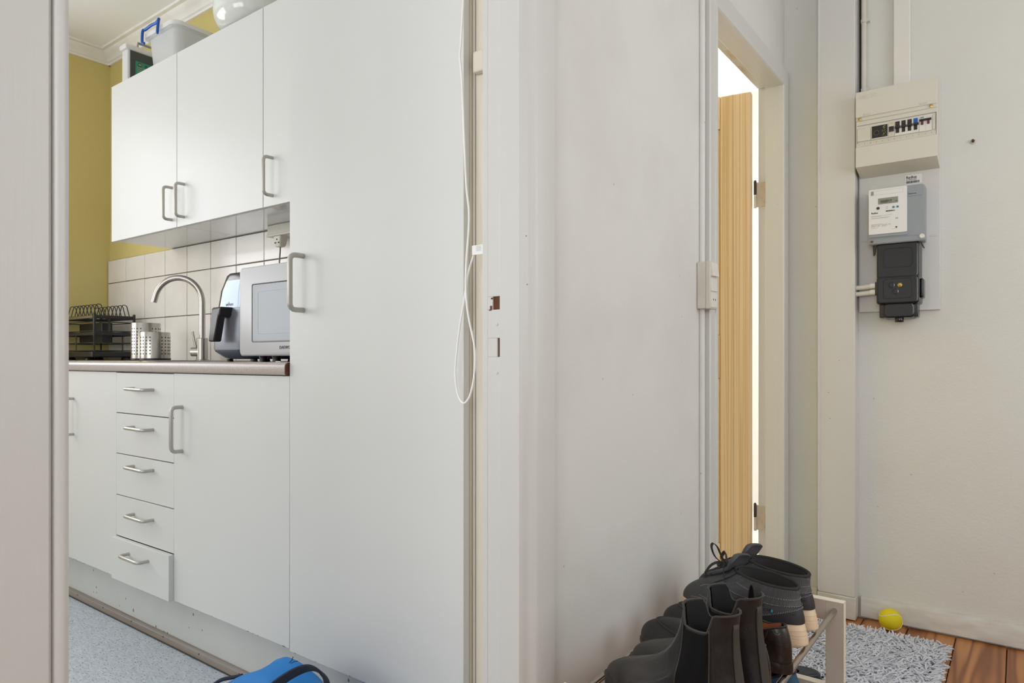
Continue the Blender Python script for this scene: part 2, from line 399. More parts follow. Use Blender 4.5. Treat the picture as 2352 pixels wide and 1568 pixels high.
# footwear
def scuff(c2, amt, sc=12, toe=False):
    def fn(m, n, l, b, tc):
        no = new_node(n, 'ShaderNodeTexNoise', Scale=sc*1.0, Detail=6.0, Roughness=.65); l.new(tc.outputs['Object'], no.inputs['Vector'])
        rp = n.new('ShaderNodeValToRGB'); rp.color_ramp.elements[0].position = .4; rp.color_ramp.elements[1].position = .72
        l.new(no.outputs['Fac'], rp.inputs[0])
        mu = new_node(n, 'ShaderNodeMath', operation='MULTIPLY'); mu.inputs[1].default_value = amt; l.new(rp.outputs[0], mu.inputs[0])
        if toe:   # dust gathered on the vamp and toe
            sx_ = n.new('ShaderNodeSeparateXYZ'); l.new(tc.outputs['Object'], sx_.inputs[0])
            mt = n.new('ShaderNodeMapRange'); mt.inputs[1].default_value = .10; mt.inputs[2].default_value = .19; mt.inputs[3].default_value = .25; mt.inputs[4].default_value = 1.1
            l.new(sx_.outputs[0], mt.inputs[0]); m9 = new_node(n, 'ShaderNodeMath', operation='MULTIPLY'); l.new(mu.outputs[0], m9.inputs[0]); l.new(mt.outputs[0], m9.inputs[1]); mu = m9
        mx = new_node(n, 'ShaderNodeMix', data_type='RGBA'); l.new(mu.outputs[0], mx.inputs[0])
        mx.inputs[6].default_value = b.inputs['Base Color'].default_value; mx.inputs[7].default_value = lin(c2)
        l.new(mx.outputs[2], b.inputs['Base Color'])
        mr = n.new('ShaderNodeMapRange'); mr.inputs[3].default_value = b.inputs['Roughness'].default_value; mr.inputs[4].default_value = .75
        l.new(rp.outputs[0], mr.inputs[0]); l.new(mr.outputs[0], b.inputs['Roughness'])
        n2 = new_node(n, 'ShaderNodeTexNoise', Scale=220.0, Detail=3.0); l.new(tc.outputs['Object'], n2.inputs['Vector'])
        n3 = new_node(n, 'ShaderNodeTexNoise', Scale=18.0, Detail=4.0); l.new(tc.outputs['Object'], n3.inputs['Vector'])
        m2 = new_node(n, 'ShaderNodeMath', operation='MULTIPLY'); m2.inputs[1].default_value = 5.0; l.new(n3.outputs['Fac'], m2.inputs[0])
        ad = new_node(n, 'ShaderNodeMath', operation='ADD'); l.new(n2.outputs['Fac'], ad.inputs[0]); l.new(m2.outputs[0], ad.inputs[1])
        bp = new_node(n, 'ShaderNodeBump', Strength=.35, Distance=.0009); l.new(ad.outputs[0], bp.inputs['Height']); l.new(bp.outputs[0], b.inputs['Normal'])
    return fn
M['boot'] = mat('dusty_black_leather', '#161516', .33, spec=.5, fn=scuff('#4a4541', .75, toe=True))
M['boot_sole'] = mat('black_rubber_sole', '#2a2826', .6)
M['piping'] = mat('worn_leather_piping', '#37332f', .55)
def elastic_fn(m, n, l, b, tc):
    wv = new_node(n, 'ShaderNodeTexWave', Scale=90.0, Distortion=.3); wv.bands_direction = 'X'; l.new(tc.outputs['Object'], wv.inputs['Vector'])
    bp = new_node(n, 'ShaderNodeBump', Strength=.2, Distance=.0003); l.new(wv.outputs['Fac'], bp.inputs['Height']); l.new(bp.outputs[0], b.inputs['Normal'])
M['elastic'] = mat('black_elastic', '#0f0f10', .85, spec=.2, fn=elastic_fn)
M['lining'] = mat('black_lining', '#0b0a0a', .7)
M['loafer'] = mat('matte_black_leather', '#181817', .45, fn=scuff('#35322e', .5, 8))
def croc_fn(m, n, l, b, tc):
    v = new_node(n, 'ShaderNodeTexVoronoi', Scale=75.0); v.feature = 'DISTANCE_TO_EDGE'; l.new(tc.outputs['Object'], v.inputs['Vector'])
    rp = n.new('ShaderNodeValToRGB'); rp.color_ramp.elements[0].position = 0.0; rp.color_ramp.elements[1].position = .1
    l.new(v.outputs['Distance'], rp.inputs[0])
    bp = new_node(n, 'ShaderNodeBump', Strength=.22, Distance=.0005); l.new(rp.outputs[0], bp.inputs['Height']); l.new(bp.outputs[0], b.inputs['Normal'])
    mx = new_node(n, 'ShaderNodeMix', data_type='RGBA'); l.new(rp.outputs[0], mx.inputs[0]); mx.inputs[6].default_value = lin('#140e0c'); mx.inputs[7].default_value = lin('#241a17')
    l.new(mx.outputs[2], b.inputs['Base Color'])
M['croc'] = mat('dark_brown_croc_leather', '#1e1614', .3, spec=.6, fn=croc_fn)
M['brown_sole'] = mat('brown_leather_sole', '#241714', .4)
M['tan_lining'] = mat('orange_brown_lining', '#8a4a22', .55)
M['sneaker'] = mat('charcoal_synthetic', '#474749', .6, bump=(260, .25, .0006))
def perf_fn(m, n, l, b, tc):
    v = new_node(n, 'ShaderNodeTexVoronoi', Scale=330.0, Randomness=.15); l.new(tc.outputs['Object'], v.inputs['Vector'])
    mr = n.new('ShaderNodeMapRange'); mr.inputs[1].default_value = .18; mr.inputs[2].default_value = .34; l.new(v.outputs['Distance'], mr.inputs[0])
    bp = new_node(n, 'ShaderNodeBump', Strength=.5, Distance=.0006); l.new(mr.outputs[0], bp.inputs['Height']); l.new(bp.outputs[0], b.inputs['Normal'])
    mx = new_node(n, 'ShaderNodeMix', data_type='RGBA'); l.new(mr.outputs[0], mx.inputs[0]); mx.inputs[6].default_value = lin('#29292b'); mx.inputs[7].default_value = lin('#4b4b4d')
    l.new(mx.outputs[2], b.inputs['Base Color'])
M['perforated'] = mat('perforated_charcoal', '#3c3c3f', .6, fn=perf_fn)
M['counter'] = mat('black_heel_counter', '#29292b', .55)
M['collar_lining'] = mat('grey_mesh_lining', '#2c2a29', .9)
M['lace'] = mat('dark_grey_lace', '#33322f', .8, bump=(400, .4, .0006))
M['stitch'] = mat('pale_stitching', '#b7b3ac', .7)
M['foam'] = mat('tan_foam_sole', '#dcc3a4', .55)
M['navy'] = mat('navy_webbing', '#1d2635', .8, bump=(300, .6, .001))
M['bag_blue'] = mat('blue_canvas', '#0b7ccb', .7, bump=(260, .4, .0008), var=(8, '#0a62a8', .5))
M['rug'] = mat('grey_chenille', '#cdcfd5', .85, spec=.2, var=(16, '#a9acb5', .5))
M['rug_base'] = mat('rug_backing', '#6d7078', .9)
M['blue_shoe'] = mat('teal_blue_canvas', '#2f5672', .7, bump=(200, .3, .0006), var=(20, '#203e57', .5))
M['blue_sole'] = mat('dark_blue_rubber', '#1d2430', .45)
M['ball'] = mat('yellow_felt', '#e0cf12', .75, bump=(120, .5, .0015), var=(10, '#c9b60f', .5))
M['fryer_body'] = mat('silver_fryer', '#83878f', .42, metal=.6)
M['fryer_dark'] = mat('gloss_dark_blue', '#20272f', .16, spec=.6)
M['fryer_glass'] = mat('mirror_window', '#6a727b', .1, metal=.9)
M['micro'] = mat('silver_microwave', '#bdbdbf', .5, metal=.15)
M['micro_glass'] = mat('microwave_window', '#6b7378', .12, spec=.5)
M['gray_blue'] = mat('blue_grey_base', '#3a4656', .35)
def glass_mat():
    m = bpy.data.materials.new('window_glass'); m.use_nodes = True; n, l = m.node_tree.nodes, m.node_tree.links
    n.clear(); out = n.new('ShaderNodeOutputMaterial'); t = n.new('ShaderNodeBsdfTransparent'); g = n.new('ShaderNodeBsdfGlossy'); g.inputs['Roughness'].default_value = .02
    mx = n.new('ShaderNodeMixShader'); mx.inputs[0].default_value = .06; l.new(t.outputs[0], mx.inputs[1]); l.new(g.outputs[0], mx.inputs[2]); l.new(mx.outputs[0], out.inputs[0]); return m
M['glass'] = glass_mat()

# ------------------------------------------------------------------ setting
CZ = 2.54
WX = -0.72; KX = -0.80           # hall face and kitchen face of the dividing wall
KD0, KD1 = 0.262, 0.986           # kitchen doorway (Y)
BD0, BD1 = 1.942, 2.640           # second doorway (Y)
YE = 2.705                        # end wall of the hall
YB = 1.64                         # kitchen back wall
XL = -3.89
def S(o): o['kind'] = 'structure'; return o
mb = MB()
mb.box(KX, WX, -1.6, KD0, -.05, CZ).box(KX, WX, KD1+.019, BD0-.002, -.05, CZ).box(KX, WX, BD1+.022, YE+.1, -.05, CZ)
mb.box(KX, WX, KD0, KD1+.014, 2.02, CZ).box(KX, WX, BD0, BD1+.02, 1.952, CZ)
S(mb.build('wall_left', M['plaster']))
S(box('wall_end', M['plaster_rough'], None, WX, 1.4, YE, YE+.1, -.05, CZ))
mb = MB(); mb.box(1.30, 1.40, -1.5, .8, 0, CZ).box(1.30, 1.40, 2.3, YE, 0, CZ).box(1.30, 1.40, .8, 2.3, 0, .85).box(1.30, 1.40, .8, 2.3, 2.15, CZ)
S(mb.build('wall_right', M['plaster']))
mb = MB(); mb.box(WX, -.2, -1.6, -1.5, 0, CZ).box(.9, 1.4, -1.6, -1.5, 0, CZ).box(-.2, .9, -1.6, -1.5, 0, .9).box(-.2, .9, -1.6, -1.5, 2.02, CZ)
S(mb.build('wall_rear', M['plaster']))
# kitchen shell
mb = MB(); mb.box(XL-.1, XL, -1.6, -.95, 0, CZ).box(XL-.1, XL, .98, YB+.1, 0, CZ).box(XL-.1, XL, -.95, .98, 0, .95).box(XL-.1, XL, -.95, .98, 2.25, CZ)
S(mb.build('wall_kitchen_left', M['kitchen_yellow']))
wall_back = S(box('wall_kitchen_back', M['kitchen_yellow'], None, XL-.1, KX, YB, YB+.1, 0, CZ))
mb = MB(); mb.box(XL, -2.7, -1.7, -1.6, 0, CZ).box(-1.0, KX, -1.7, -1.6, 0, CZ).box(-2.7, -1.0, -1.7, -1.6, 0, .85).box(-2.7, -1.0, -1.7, -1.6, 2.15, CZ)
S(mb.build('wall_kitchen_front', M['white_wall']))
# far room shell
mb = MB(); mb.box(-3.3, -3.2, 1.74, 2.2, 0, CZ).box(-3.3, -3.2, 3.5, 4.2, 0, CZ).box(-3.3, -3.2, 2.2, 3.5, 0, .9).box(-3.3, -3.2, 2.2, 3.5, 2.2, CZ)
S(mb.build('wall_far_room_left', M['white_wall']))
S(box('wall_far_room_back', M['white_wall'], None, -3.3, KX, 4.2, 4.3, 0, CZ))
S(box('wall_far_room_right', M['white_wall'], None, KX, WX, YE+.1, 4.2, 0, CZ))
# ceilings and floors
S(box('ceiling', M['ceiling'], None, XL-.1, 1.4, -1.7, 4.3, CZ, CZ+.1))
fl = S(box('floor', M['dark_gap'], None, KX, 1.4, -1.6, YE, -.05, -.012))
S(box('floor_kitchen', M['vinyl'], None, XL, KX, -1.6, YB, -.05, 0))
S(box('floor_far_room', M['white_wall'], None, -3.3, KX, YB+.1, 4.2, -.05, 0))
# hall floor boards
k = 0; xs = [-.033+.137*i for i in range(-6, 11)]
for a, b_ in zip(xs[:-1], xs[1:]):
    x0, x1 = max(a+.0011, WX), min(b_-.0011, 1.30)
    if x1-x0 < .01: continue
    box('plank', M['floor_wood'], fl, x0, x1, -1.5, YE-.004, -.03, R.uniform(-.001, .0006), bevel=.0015, seg=1)

# trims: end wall baseboard
bb = [(YE, 0.006), (YE-.017, 0.006), (YE-.017, .068), (YE-.012, .076), (YE, .0785)]
S(MB().prism(bb, -.455, 1.30, 'x').build('baseboard_end', M['paint_worn'], bevel=.0015))
S(MB().prism(bb, WX, -.60, 'x').build('baseboard_corner', M['paint_worn'], bevel=.0015))
S(MB().prism([(WX, 0), (WX+.017, 0), (WX+.017, .068), (WX+.012, .077), (WX, .079)], 1.08, 1.875, 'y').build('baseboard_left', M['paint_worn'], bevel=.0015))
S(MB().prism([(1.30, 0), (1.283, 0), (1.283, .07), (1.30, .079)], -1.5, YE-.02, 'y').build('baseboard_right', M['paint_worn']))
# boxed-in pipe casing (pillar) on the end wall
px0, px1, py = -.587, -.464, 2.641
pil = S(MB().box(px0, px1, py, YE, .082, CZ).build('trim_pipe_casing', M['paint'], bevel=.004, seg=3))
MB().box(px0-.0015, px1+.0015, py-.002, YE-.001, .003, .082).build('casing_foot', M['paint_worn'], pil, bevel=.003)
MB().tube([(px0+.004, py-.0005, .09), (px0+.004, py-.0005, CZ)], .004, 8).build('bead', M['paint'], pil)
# ---- kitchen doorway: casings, jambs
def casing_poly(xf, y_in, y_out, s):
    """profile on the hall face, s=+1 when the opening is on the -Y side"""
    d = s
    return [(WX-.002, y_in), (WX+.002, y_in), (WX+.004, y_in+d*.004), (WX+.006, y_in+d*.008), (WX+.0065, y_in+d*.016),
            (xf-.010, y_in+d*.022), (xf-.004, y_in+d*.026), (xf-.0015, y_in+d*.031), (xf, y_in+d*.034), (xf, y_out-d*.002), (xf-.002, y_out), (WX-.002, y_out)]
mb = MB(); mb.prism(casing_poly(-.700, .986, 1.077, 1), 0, 2.09).build('trim_kitchen_door_right', M['paint'], kind='structure')
# near casing, blurred by nearness in the photograph: flat board with a round bead on the opening edge
poly = [(WX-.002, .130), (-.700, .130), (-.700, .2435), (-.7035, .246)]
for k in range(9):
    a = -PI/2 + PI*k/8
    poly.append((-.702+.0065*math.cos(a)-.0035, .2545+.0068*math.sin(a)))
poly += [(WX-.002, .262)]
MB().prism(poly, 0, 2.09).build('trim_kitchen_door_left', M['paint'], kind='structure')
tcl = bpy.data.objects['trim_kitchen_door_left']
z_ = .25
while z_ < 1.75:
    l_ = R.uniform(.02, .16); w_ = R.uniform(.0006, .0018)
    MB().box(-.7195, -.7150, .2615, .262+w_*.5, z_, z_+l_).build('paint_chip', M['bare_wood'] if z_ < 1.2 else M['grey_wood'], tcl); z_ += l_+R.uniform(.005, .05)
S(box('trim_kitchen_door_head', M['paint'], None, WX, -.700, .13, 1.077, 2.005, 2.09, bevel=.003))
# far jamb: stop + strike rabbet, with two mortises cut through the paint
mb = MB(); mb.box(-.762, WX-.001, .986, 1.02, 0, 2.02)
jm = mb.build('jamb_kitchen_door_stop', M['paint'], bevel=.0012, kind='structure')
zs = [(1.012, 1.046), (.928, .963)]
mb = MB(); yj = 1.000
mb.box(-.8008, -.762, yj, yj+.03, 0, .9245).box(-.8008, -.762, yj, yj+.03, .9595, 1.0125).box(-.8008, -.762, yj, yj+.03, 1.037, 2.02)
mb.box(-.8008, -.778, yj, yj+.03, .9245, .9595).box(-.7665, -.762, yj, yj+.03, .9245, .9595).box(-.8008, -.789, yj, yj+.03, 1.0125, 1.037).box(-.764, -.762, yj, yj+.03, 1.0125, 1.037)
mb.build('jamb_kitchen_door_right', M['paint'], bevel=.0008, kind='structure')
mb = MB(); mb.box(-.780, -.7635, yj+.0035, yj+.02, .922, .961).box(-.791, -.7635, yj+.0030, yj+.02, 1.010, 1.039)
mb.build('mortise', M['bare_wood'], jm)
mb = MB()
for (x, z, w_, h_) in ((-.7925, 1.0165, .005, .007), (-.791, 1.0335, .004, .003), (-.7945, 1.012, .006, .002)): mb.box(x-w_/2, x+w_/2, yj-.0004, yj+.001, z-h_/2, z+h_/2)
mb.build('paint_chip', M['bare_wood'], jm)
mb = MB()
for z in (.985, .895): mb.lathe([(.0028, 0), (.0028, -.0012), (.0018, -.0016)], 12, (-.779, yj, z), 'y')
mb.build('screw', M['paint'], jm)
# kitchen-side casing edge (bright strip) and near jamb
S(box('trim_kitchen_side_right', M['paint'], None, -.8135, -.8008, 1.000, 1.075, 0, 2.08, bevel=.001))
S(box('trim_kitchen_side_left', M['paint'], None, -.8135, -.8008, .17, .252, 0, 2.08, bevel=.002))
S(box('jamb_kitchen_door_left', M['paint'], None, KX, WX, .246, .252, 0, 2.02))
S(box('jamb_kitchen_door_head', M['paint'], None, KX, WX, .25, 1.0, 2.005, 2.03))
S(box('threshold', M['grey_wood'], None, KX, WX, KD0, KD1, 0, .012, bevel=.003))
# ---- second door: casing (mitred), jamb, pine leaf
def casing_frame(name, y0, y1, zt, wl, x0, x1):
    """mitred casing round an opening: profile offset outward o, protrusion p"""
    prof = [(0, x0-.001), (0, x1-.004), (.003, x1), (wl*.28, x1), (wl*.3, x1-.004), (wl*.36, x1-.003), (wl-.003, x1), (wl, x1-.003), (wl, x0)]
    rings = []
    for (yy, zz, dy, dz) in ((y0, 0, -1, 0), (y0, zt, -1, 1), (y1, zt, 1, 1), (y1, 0, 1, 0)):
        rings.append([(p, yy+dy*o, zz+dz*o) for (o, p) in prof])
    return MB().loft(rings).build(name, M['paint'], kind='structure', angle=25)
casing_frame('trim_far_door', BD0, 2.628, 1.937, .064, WX, -.700)
mb = MB(); mb.box(-.768, -.7205, 2.628, 2.662, 0, 1.952).box(-.80, -.768, 2.648, 2.662, 0, 1.952)
mb.box(-.768, -.7205, BD0-.004, BD0, 0, 1.94).box(-.80, -.768, BD0-.012, BD0-.004, 0, 1.952)
mb.box(-.768, -.7205, BD0, 2.64, 1.937, 1.953).box(-.80, -.768, BD0, 2.64, 1.948, 1.953)
jb = mb.build('jamb_far_door', M['paint'], bevel=.0012, kind='structure')
mb = MB(); mb.box(-.790, -.772, 2.25, 2.34, 1.9475, 1.9483).box(-.796, -.786, 2.40, 2.46, 1.9475, 1.9483); mb.build('paint_chip', M['hinge'], jb)
# leaf: stiles, rails and recessed panels of pine, open about 80 degrees
leaf = empty('door_1', (-.812, 2.600, .012)); leaf['kind'] = 'structure'
leaf.rotation_euler = (0, 0, math.radians(8.4))
LW, LT, LH = .66, .035, 1.918
def lb(name, m, x0, x1, y0, y1, z0, z1, bevel=.002): return MB().box(x0, x1, y0, y1, z0, z1).build(name, m, leaf, bevel=bevel, local=True)
lb('stile', M['door_pine'], -.115, 0, 0, LT, 0, LH, .006)
lb('stile', M['door_pine'], -LW, -LW+.115, 0, LT, 0, LH, .004)
rails = [(0, .20), (.835, 1.0), (LH-.125, LH)]
lb('joint', M['grey_wood'], -.0662, -.0655, -.0002, .001, .002, LH-.001, 0)
for (a, b_) in rails: lb('rail', M['door_pine'], -LW+.115, -.115, 0, LT, a, b_)
for (a, b_) in ((.2, .835), (1.0, LH-.125)):
    lb('panel', M['door_pine'], -LW+.110, -.110, .012, .023, a-.005, b_+.005)
    for (x0, x1) in ((-.127, -.1155), (-LW+.1155, -LW+.127)): lb('moulding', M['door_pine'], x0, x1, .004, .012, a, b_, .004)
# hinges: two
for zc in (1.547, .318):
    h = empty('hinge', (-.80, 2.648, zc)); h.parent = jb; h.location = (-.80, 2.648, zc)
    MB().box(-.806, -.770, 2.6455, 2.649, zc-.047, zc+.047).build('hinge_plate', M['hinge'], h, bevel=.001)
    MB().lathe([(.0055, zc-.05), (.0055, zc-.001)], 12, (-.8105, 2.643, 0)).build('knuckle', M['hinge'], h)
    MB().lathe([(.0055, zc+.001), (.0055, zc+.05), (.003, zc+.055)], 12, (-.8105, 2.643, 0)).build('knuckle', M['hinge_dark'], h)
    mb = MB()
    for (dx, dz) in ((.014, .03), (.024, .012), (.014, -.014), (.024, -.033)): mb.lathe([(.003, 2.6455), (.0025, 2.6445)], 10, (-.80+dx, 0, zc+dz), 'y')
    mb.build('screw', M['hinge'], h)
# painted conduit beside the second door, running above and below the switch
S(MB().tube([(-.714, 1.850, .085), (-.714, 1.850, 1.06)], .0085, 10).build('trim_cable_lower', M['plaster'], kind='structure'))
S(MB().tube([(-.714, 1.850, 1.19), (-.7135, 1.851, 1.6), (-.714, 1.850, CZ)], .0085, 10).build('trim_cable_upper', M['plaster'], kind='structure'))

# windows (outside the frame, they let the daylight in)
def window(name, x, y0, y1, z0, z1, axis, n=2):
    t = .05
    mb = MB()
    def bx(a0, a1, c0, c1, th):
        if axis == 'x': mb.box(x-th, x+th, a0, a1, c0, c1)
        else: mb.box(a0, a1, x-th, x+th, c0, c1)
    bx(y0, y1, z0, z0+t, .03); bx(y0, y1, z1-t, z1, .03); bx(y0, y0+t, z0, z1, .03); bx(y1-t, y1, z0, z1, .03)
    for i in range(1, n):
        c = y0+(y1-y0)*i/n; bx(c-.03, c+.03, z0, z1, .025)
    o = mb.build(name, M['paint'], kind='structure', bevel=.003)
    for i in range(n):
        a, b_ = y0+(y1-y0)*i/n+.03, y0+(y1-y0)*(i+1)/n-.03
        m2 = MB()
        if axis == 'x': m2.box(x-.002, x+.002, a, b_, z0+.04, z1-.04)
        else: m2.box(a, b_, x-.002, x+.002, z0+.04, z1-.04)
        m2.build('pane', M['glass'], o)
window('window_1', XL-.05, -.95, .98, .95, 2.25, 'x', 2)
window('window_2', 1.35, .8, 2.3, .85, 2.15, 'x', 2)
window('window_3', -3.25, 2.2, 3.5, .9, 2.2, 'x', 2)
window('window_5', -1.65, -2.7, -1.0, .85, 2.15, 'y', 2)
window('window_4', -1.55, -.2, .9, .9, 2.02, 'y', 2)

# cornice in the kitchen
cp = [(0, 2.479), (.010, 2.479), (.012, 2.488), (.019, 2.492), (.024, 2.503), (.036, 2.512), (.050, 2.522), (.054, 2.530), (.070, 2.531), (.072, CZ), (0, CZ)]
S(MB().prism([(XL+o, z) for o, z in cp], -1.6, YB+.03, 'y').build('trim_cornice_left', M['plaster_trim'], angle=30))
S(MB().prism([(YB-o, z) for o, z in cp], XL-.03, KX, 'x').build('trim_cornice_back', M['plaster_trim'], angle=30))

# tiles: grout bed and single tiles, parts of the kitchen back wall
MB().box(XL+.002, -1.52, YB-.006, YB-.0005, .905, 1.442).build('grout', M['grout'], wall_back)
rows = [(.905, 1.122), (1.122, 1.321), (1.321, 1.442)]
cols = [XL+.004]+[-3.688+.2025*i for i in range(0, 11)]
for (z0, z1) in rows:
    for a, b_ in zip(cols[:-1], cols[1:]):
        d = R.uniform(-.0006, .0006); g = .0016+R.uniform(0, .0006)
        box('tile', M['tile'], wall_back, a+g, b_-g, YB-.0105+d, YB-.005, z0+g, z1-g, bevel=.0018, seg=2)

# ------------------------------------------------------------------ kitchen units
YC = 1.07
def bow(parent, foot0, foot1, out=.035, r=.0052, name='handle'):
    """bow handle between two feet on a front that faces -Y"""
    a, b_ = Vector(foot0), Vector(foot1); o = Vector((0, -out, 0)); d = (b_-a).normalized(); c = .014
    pts = [a, a+o*.55]
    for k in range(1, 5):
        t = k/4*PI/2; pts.append(a+o*.6+o.normalized()*(out*.4)*math.sin(t)+d*c*(1-math.cos(t)))
    for k in range(0, 5):
        t = PI/2*(1-k/4); pts.append(b_+o*.6+o.normalized()*(out*.4)*math.sin(t)-d*c*(1-math.cos(t)))
    pts += [b_+o*.55, b_]
    mb = MB().tube(pts, r, 10)
    return mb.build(name, M['steel_handle'], parent)
def front(parent, x0, x1, z0, z1, y=YC, name='door', m='laminate', g=.0004, th=.018):
    return box(name, M[m], parent, x0+g, x1-g, y, y+th, z0+g, z1-g, bevel=.0008, seg=1)
ZB, ZT = .1735, .877
def carcass(t, x0, x1, z0, z1, y0, y1): return box('body', M['carcass'], t, x0+.001, x1-.001, y0+.0005, y1, z0, z1)
def body_dark(t, x0, x1, z0, z1, y0):  # thin dark recess seen through the joints
    return box('recess', M['dark_gap'], t, x0+.0005, x1-.0005, y0, y0+.002, z0, z1)
def base_unit(name, x0, x1, label, cat='cabinet', group='white base cabinets under the worktop'):
    t = empty(name, ((x0+x1)/2, YC+.3, 0), label, cat, group)
    carcass(t, x0, x1, ZB, ZT, YC+.021, YB-.008); body_dark(t, x0, x1, ZB+.002, ZT-.002, YC+.0185)
    return t
t = base_unit('base_cabinet', -2.888, -2.490, 'white base cabinet left of the five drawers, partly hidden by the doorway edge')
d = front(t, -2.888, -2.490, ZB, ZT); bow(d, (-2.838, YC, .7738), (-2.838, YC, .6405))
t = base_unit('base_cabinet', -3.30, -2.892, 'white base cabinet deeper in the corner, hidden behind the doorway edge')
d = front(t, -3.30, -2.892, ZB, ZT)
bow(d, (-3.25, YC, .7738), (-3.25, YC, .6405))
t = base_unit('base_cabinet', -3.886, -3.302, 'white corner base cabinet against the yellow wall, hidden behind the doorway edge')
d = front(t, -3.886, -3.302, ZB, ZT); bow(d, (-3.82, YC, .7738), (-3.82, YC, .6405))
t = base_unit('drawer_cabinet', -2.490, -2.100, 'white base unit with a stack of five drawers, lowest one slightly open', 'cabinet')
dz = [.8765, .738, .599, .4575, .3175, .1735]; hz = [.822, .694, .564, .405, .277]
for i in range(5):
    yy = YC - (.016 if i == 4 else 0)
    d = front(t, -2.490, -2.100, dz[i+1]+.0006, dz[i]-.0016, yy, 'drawer')
    bow(d, (-2.360, yy, hz[i]+.001), (-2.229, yy, hz[i]), out=.034, r=.0055)
t = base_unit('base_cabinet', -2.100, -1.511, 'wide white base cabinet with one door between the drawers and the tall cabinet')
d = front(t, -2.100, -1.511, ZB, ZT); bow(d, (-2.048, YC, .7745), (-2.048, YC, .6405), r=.006)
# tall cabinet
t = empty('tall_cabinet', (-1.215, YC+.3, 0), 'tall white cabinet with a single full-height door beside the doorway', 'cabinet')
box('body', M['beige_side'], t, -1.510, -.9235, YC+.022, YB-.002, .168, 2.12, bevel=.001)
box('recess', M['dark_gap'], t, -1.509, -.9245, YC+.0185, YC+.022, .17, 2.118)
d = front(t, -1.511, -.9200, .1675, 2.12)
bow(d, (-1.4535, YC, 1.181), (-1.4535, YC, 1.044), r=.0066, out=.04)
fb = box('filler_board', M['beige_side'], None, -.9215, -.8140, 1.100, 1.112, .0, 2.2, bevel=.001)
fb['label'] = 'narrow cream filler board between the tall cabinet and the doorway'; fb['category'] = 'board'
MB().box(-.9134, -.9126, 1.0993, 1.1005, .02, 2.18).build('groove', M['dark_gap'], fb)
MB().box(-.909, -.880, 1.084, 1.1002, 1.512, 1.556).build('latch_block', M['beige_side'], fb, bevel=.004, seg=3)
# plinth, strip
o = box('plinth_board', M['plinth'], None, -3.88, -.925, 1.120, 1.136, .0, .172, bevel=.001)
o['label'] = 'pale grey plinth board under the base cabinets, speckled with dirt'; o['category'] = 'plinth'
q = [(1.119, .0)] + [(1.119-.017*math.sin(a), .024*math.cos(a)) for a in [PI/2*(1-k/6) for k in range(7)]]
S(MB().prism(q[1:]+[(1.119, 0)], -3.88, -.925, 'x').build('trim_floor_strip', M['grey_wood']))
S(MB().tube([(-3.88, 1.1015, .002), (-.925, 1.1015, .002)], .0022, 6).build('trim_floor_seal', M['dark_gap']))
S(MB().tube([(-3.88, 1.1075, .0185), (-.925, 1.1075, .0185)], .0012, 6).build('trim_floor_bead', M['plastic_grey']))
mb = MB()
for i in range(9): mb.lathe([(.0032, 0), (.0022, -.0012)], 8, (-2.9+.22*i, 1.1065, .016), 'y')
mb.build('nail', M['dark_gap'], bpy.data.objects['trim_floor_strip'])

cab = [o_ for o_ in bpy.data.objects if o_.name.startswith('door') and o_.parent and o_.parent.name in ('base_cabinet', 'base_cabinet.003', 'tall_cabinet')]
for o_ in cab:
    xs_ = [o_.matrix_world.translation.x]; bb_ = [v.co.x for v in o_.data.vertices]; x0_, x1_ = min(bb_), max(bb_); org = ORG[o_.parent.name]
    mb = MB()
    for k in range(9):
        x_ = org.x+R.uniform(x0_+.01, x1_-.02); w_ = R.uniform(.002, .009); zb_ = org.z+min(v.co.z for v in o_.data.vertices)
        mb.prism([(x_, zb_-.0003), (x_+w_, zb_-.0003), (x_+w_*.7, zb_+R.uniform(.0008, .0022)), (x_+w_*.2, zb_+R.uniform(.0006, .0018))], YC-.0004, YC+.001, 'y')
    mb.build('edge_chip', M['grey_wood'], o_.parent, kind='stuff')
# worktop
t = empty('worktop', (-2.7, 1.3, .88), 'speckled beige-grey laminate worktop with rounded front edge', 'worktop')
def wt_poly(y0):
    P = [(YB-.011, .879)]
    for k in range(5): q = -PI/2-PI/2*k/4; P.append((y0+.005+.005*math.cos(q), .884+.005*math.sin(q)))
    for k in range(7): q = PI-PI/2*k/6; P.append((y0+.012+.012*math.cos(q), .900+.012*math.sin(q)))
    P += [(YB-.011, .912)]
    return P
MB().prism(wt_poly(1.059), -3.886, -2.050, 'x').build('board', M['worktop'], t, angle=50)
MB().prism(wt_poly(1.059), -2.0495, -1.517, 'x').build('board', M['worktop'], t, angle=50)
MB().prism([(y_*.0+ (y_), z_) for y_, z_ in wt_poly(1.0595)], -1.5168, -1.513, 'x').build('edge_strip', M['bare_wood'], t, label='bare brown end of the worktop')
# sink
t = empty('sink', (-3.0, 1.36, .912), 'stainless steel inset sink with drainer in the worktop', 'sink')
rg = []
for (dx, z) in ((0, .9122), (0, .9135), (.004, .9165), (.014, .9165), (.020, .9135)):
    rg.append([(x, y, z) for x, y in rrect(-3.0, 1.345, .60-dx, .225-dx, .05)])
MB().loft(rg).build('rim', M['steel'], t)
MB().lathe([(.014, .9137), (.02, .9140), (.021, .9150), (.0, .9150)], 20, (-2.75, 1.33, 0)).build('drain', M['dark_gap'], t)
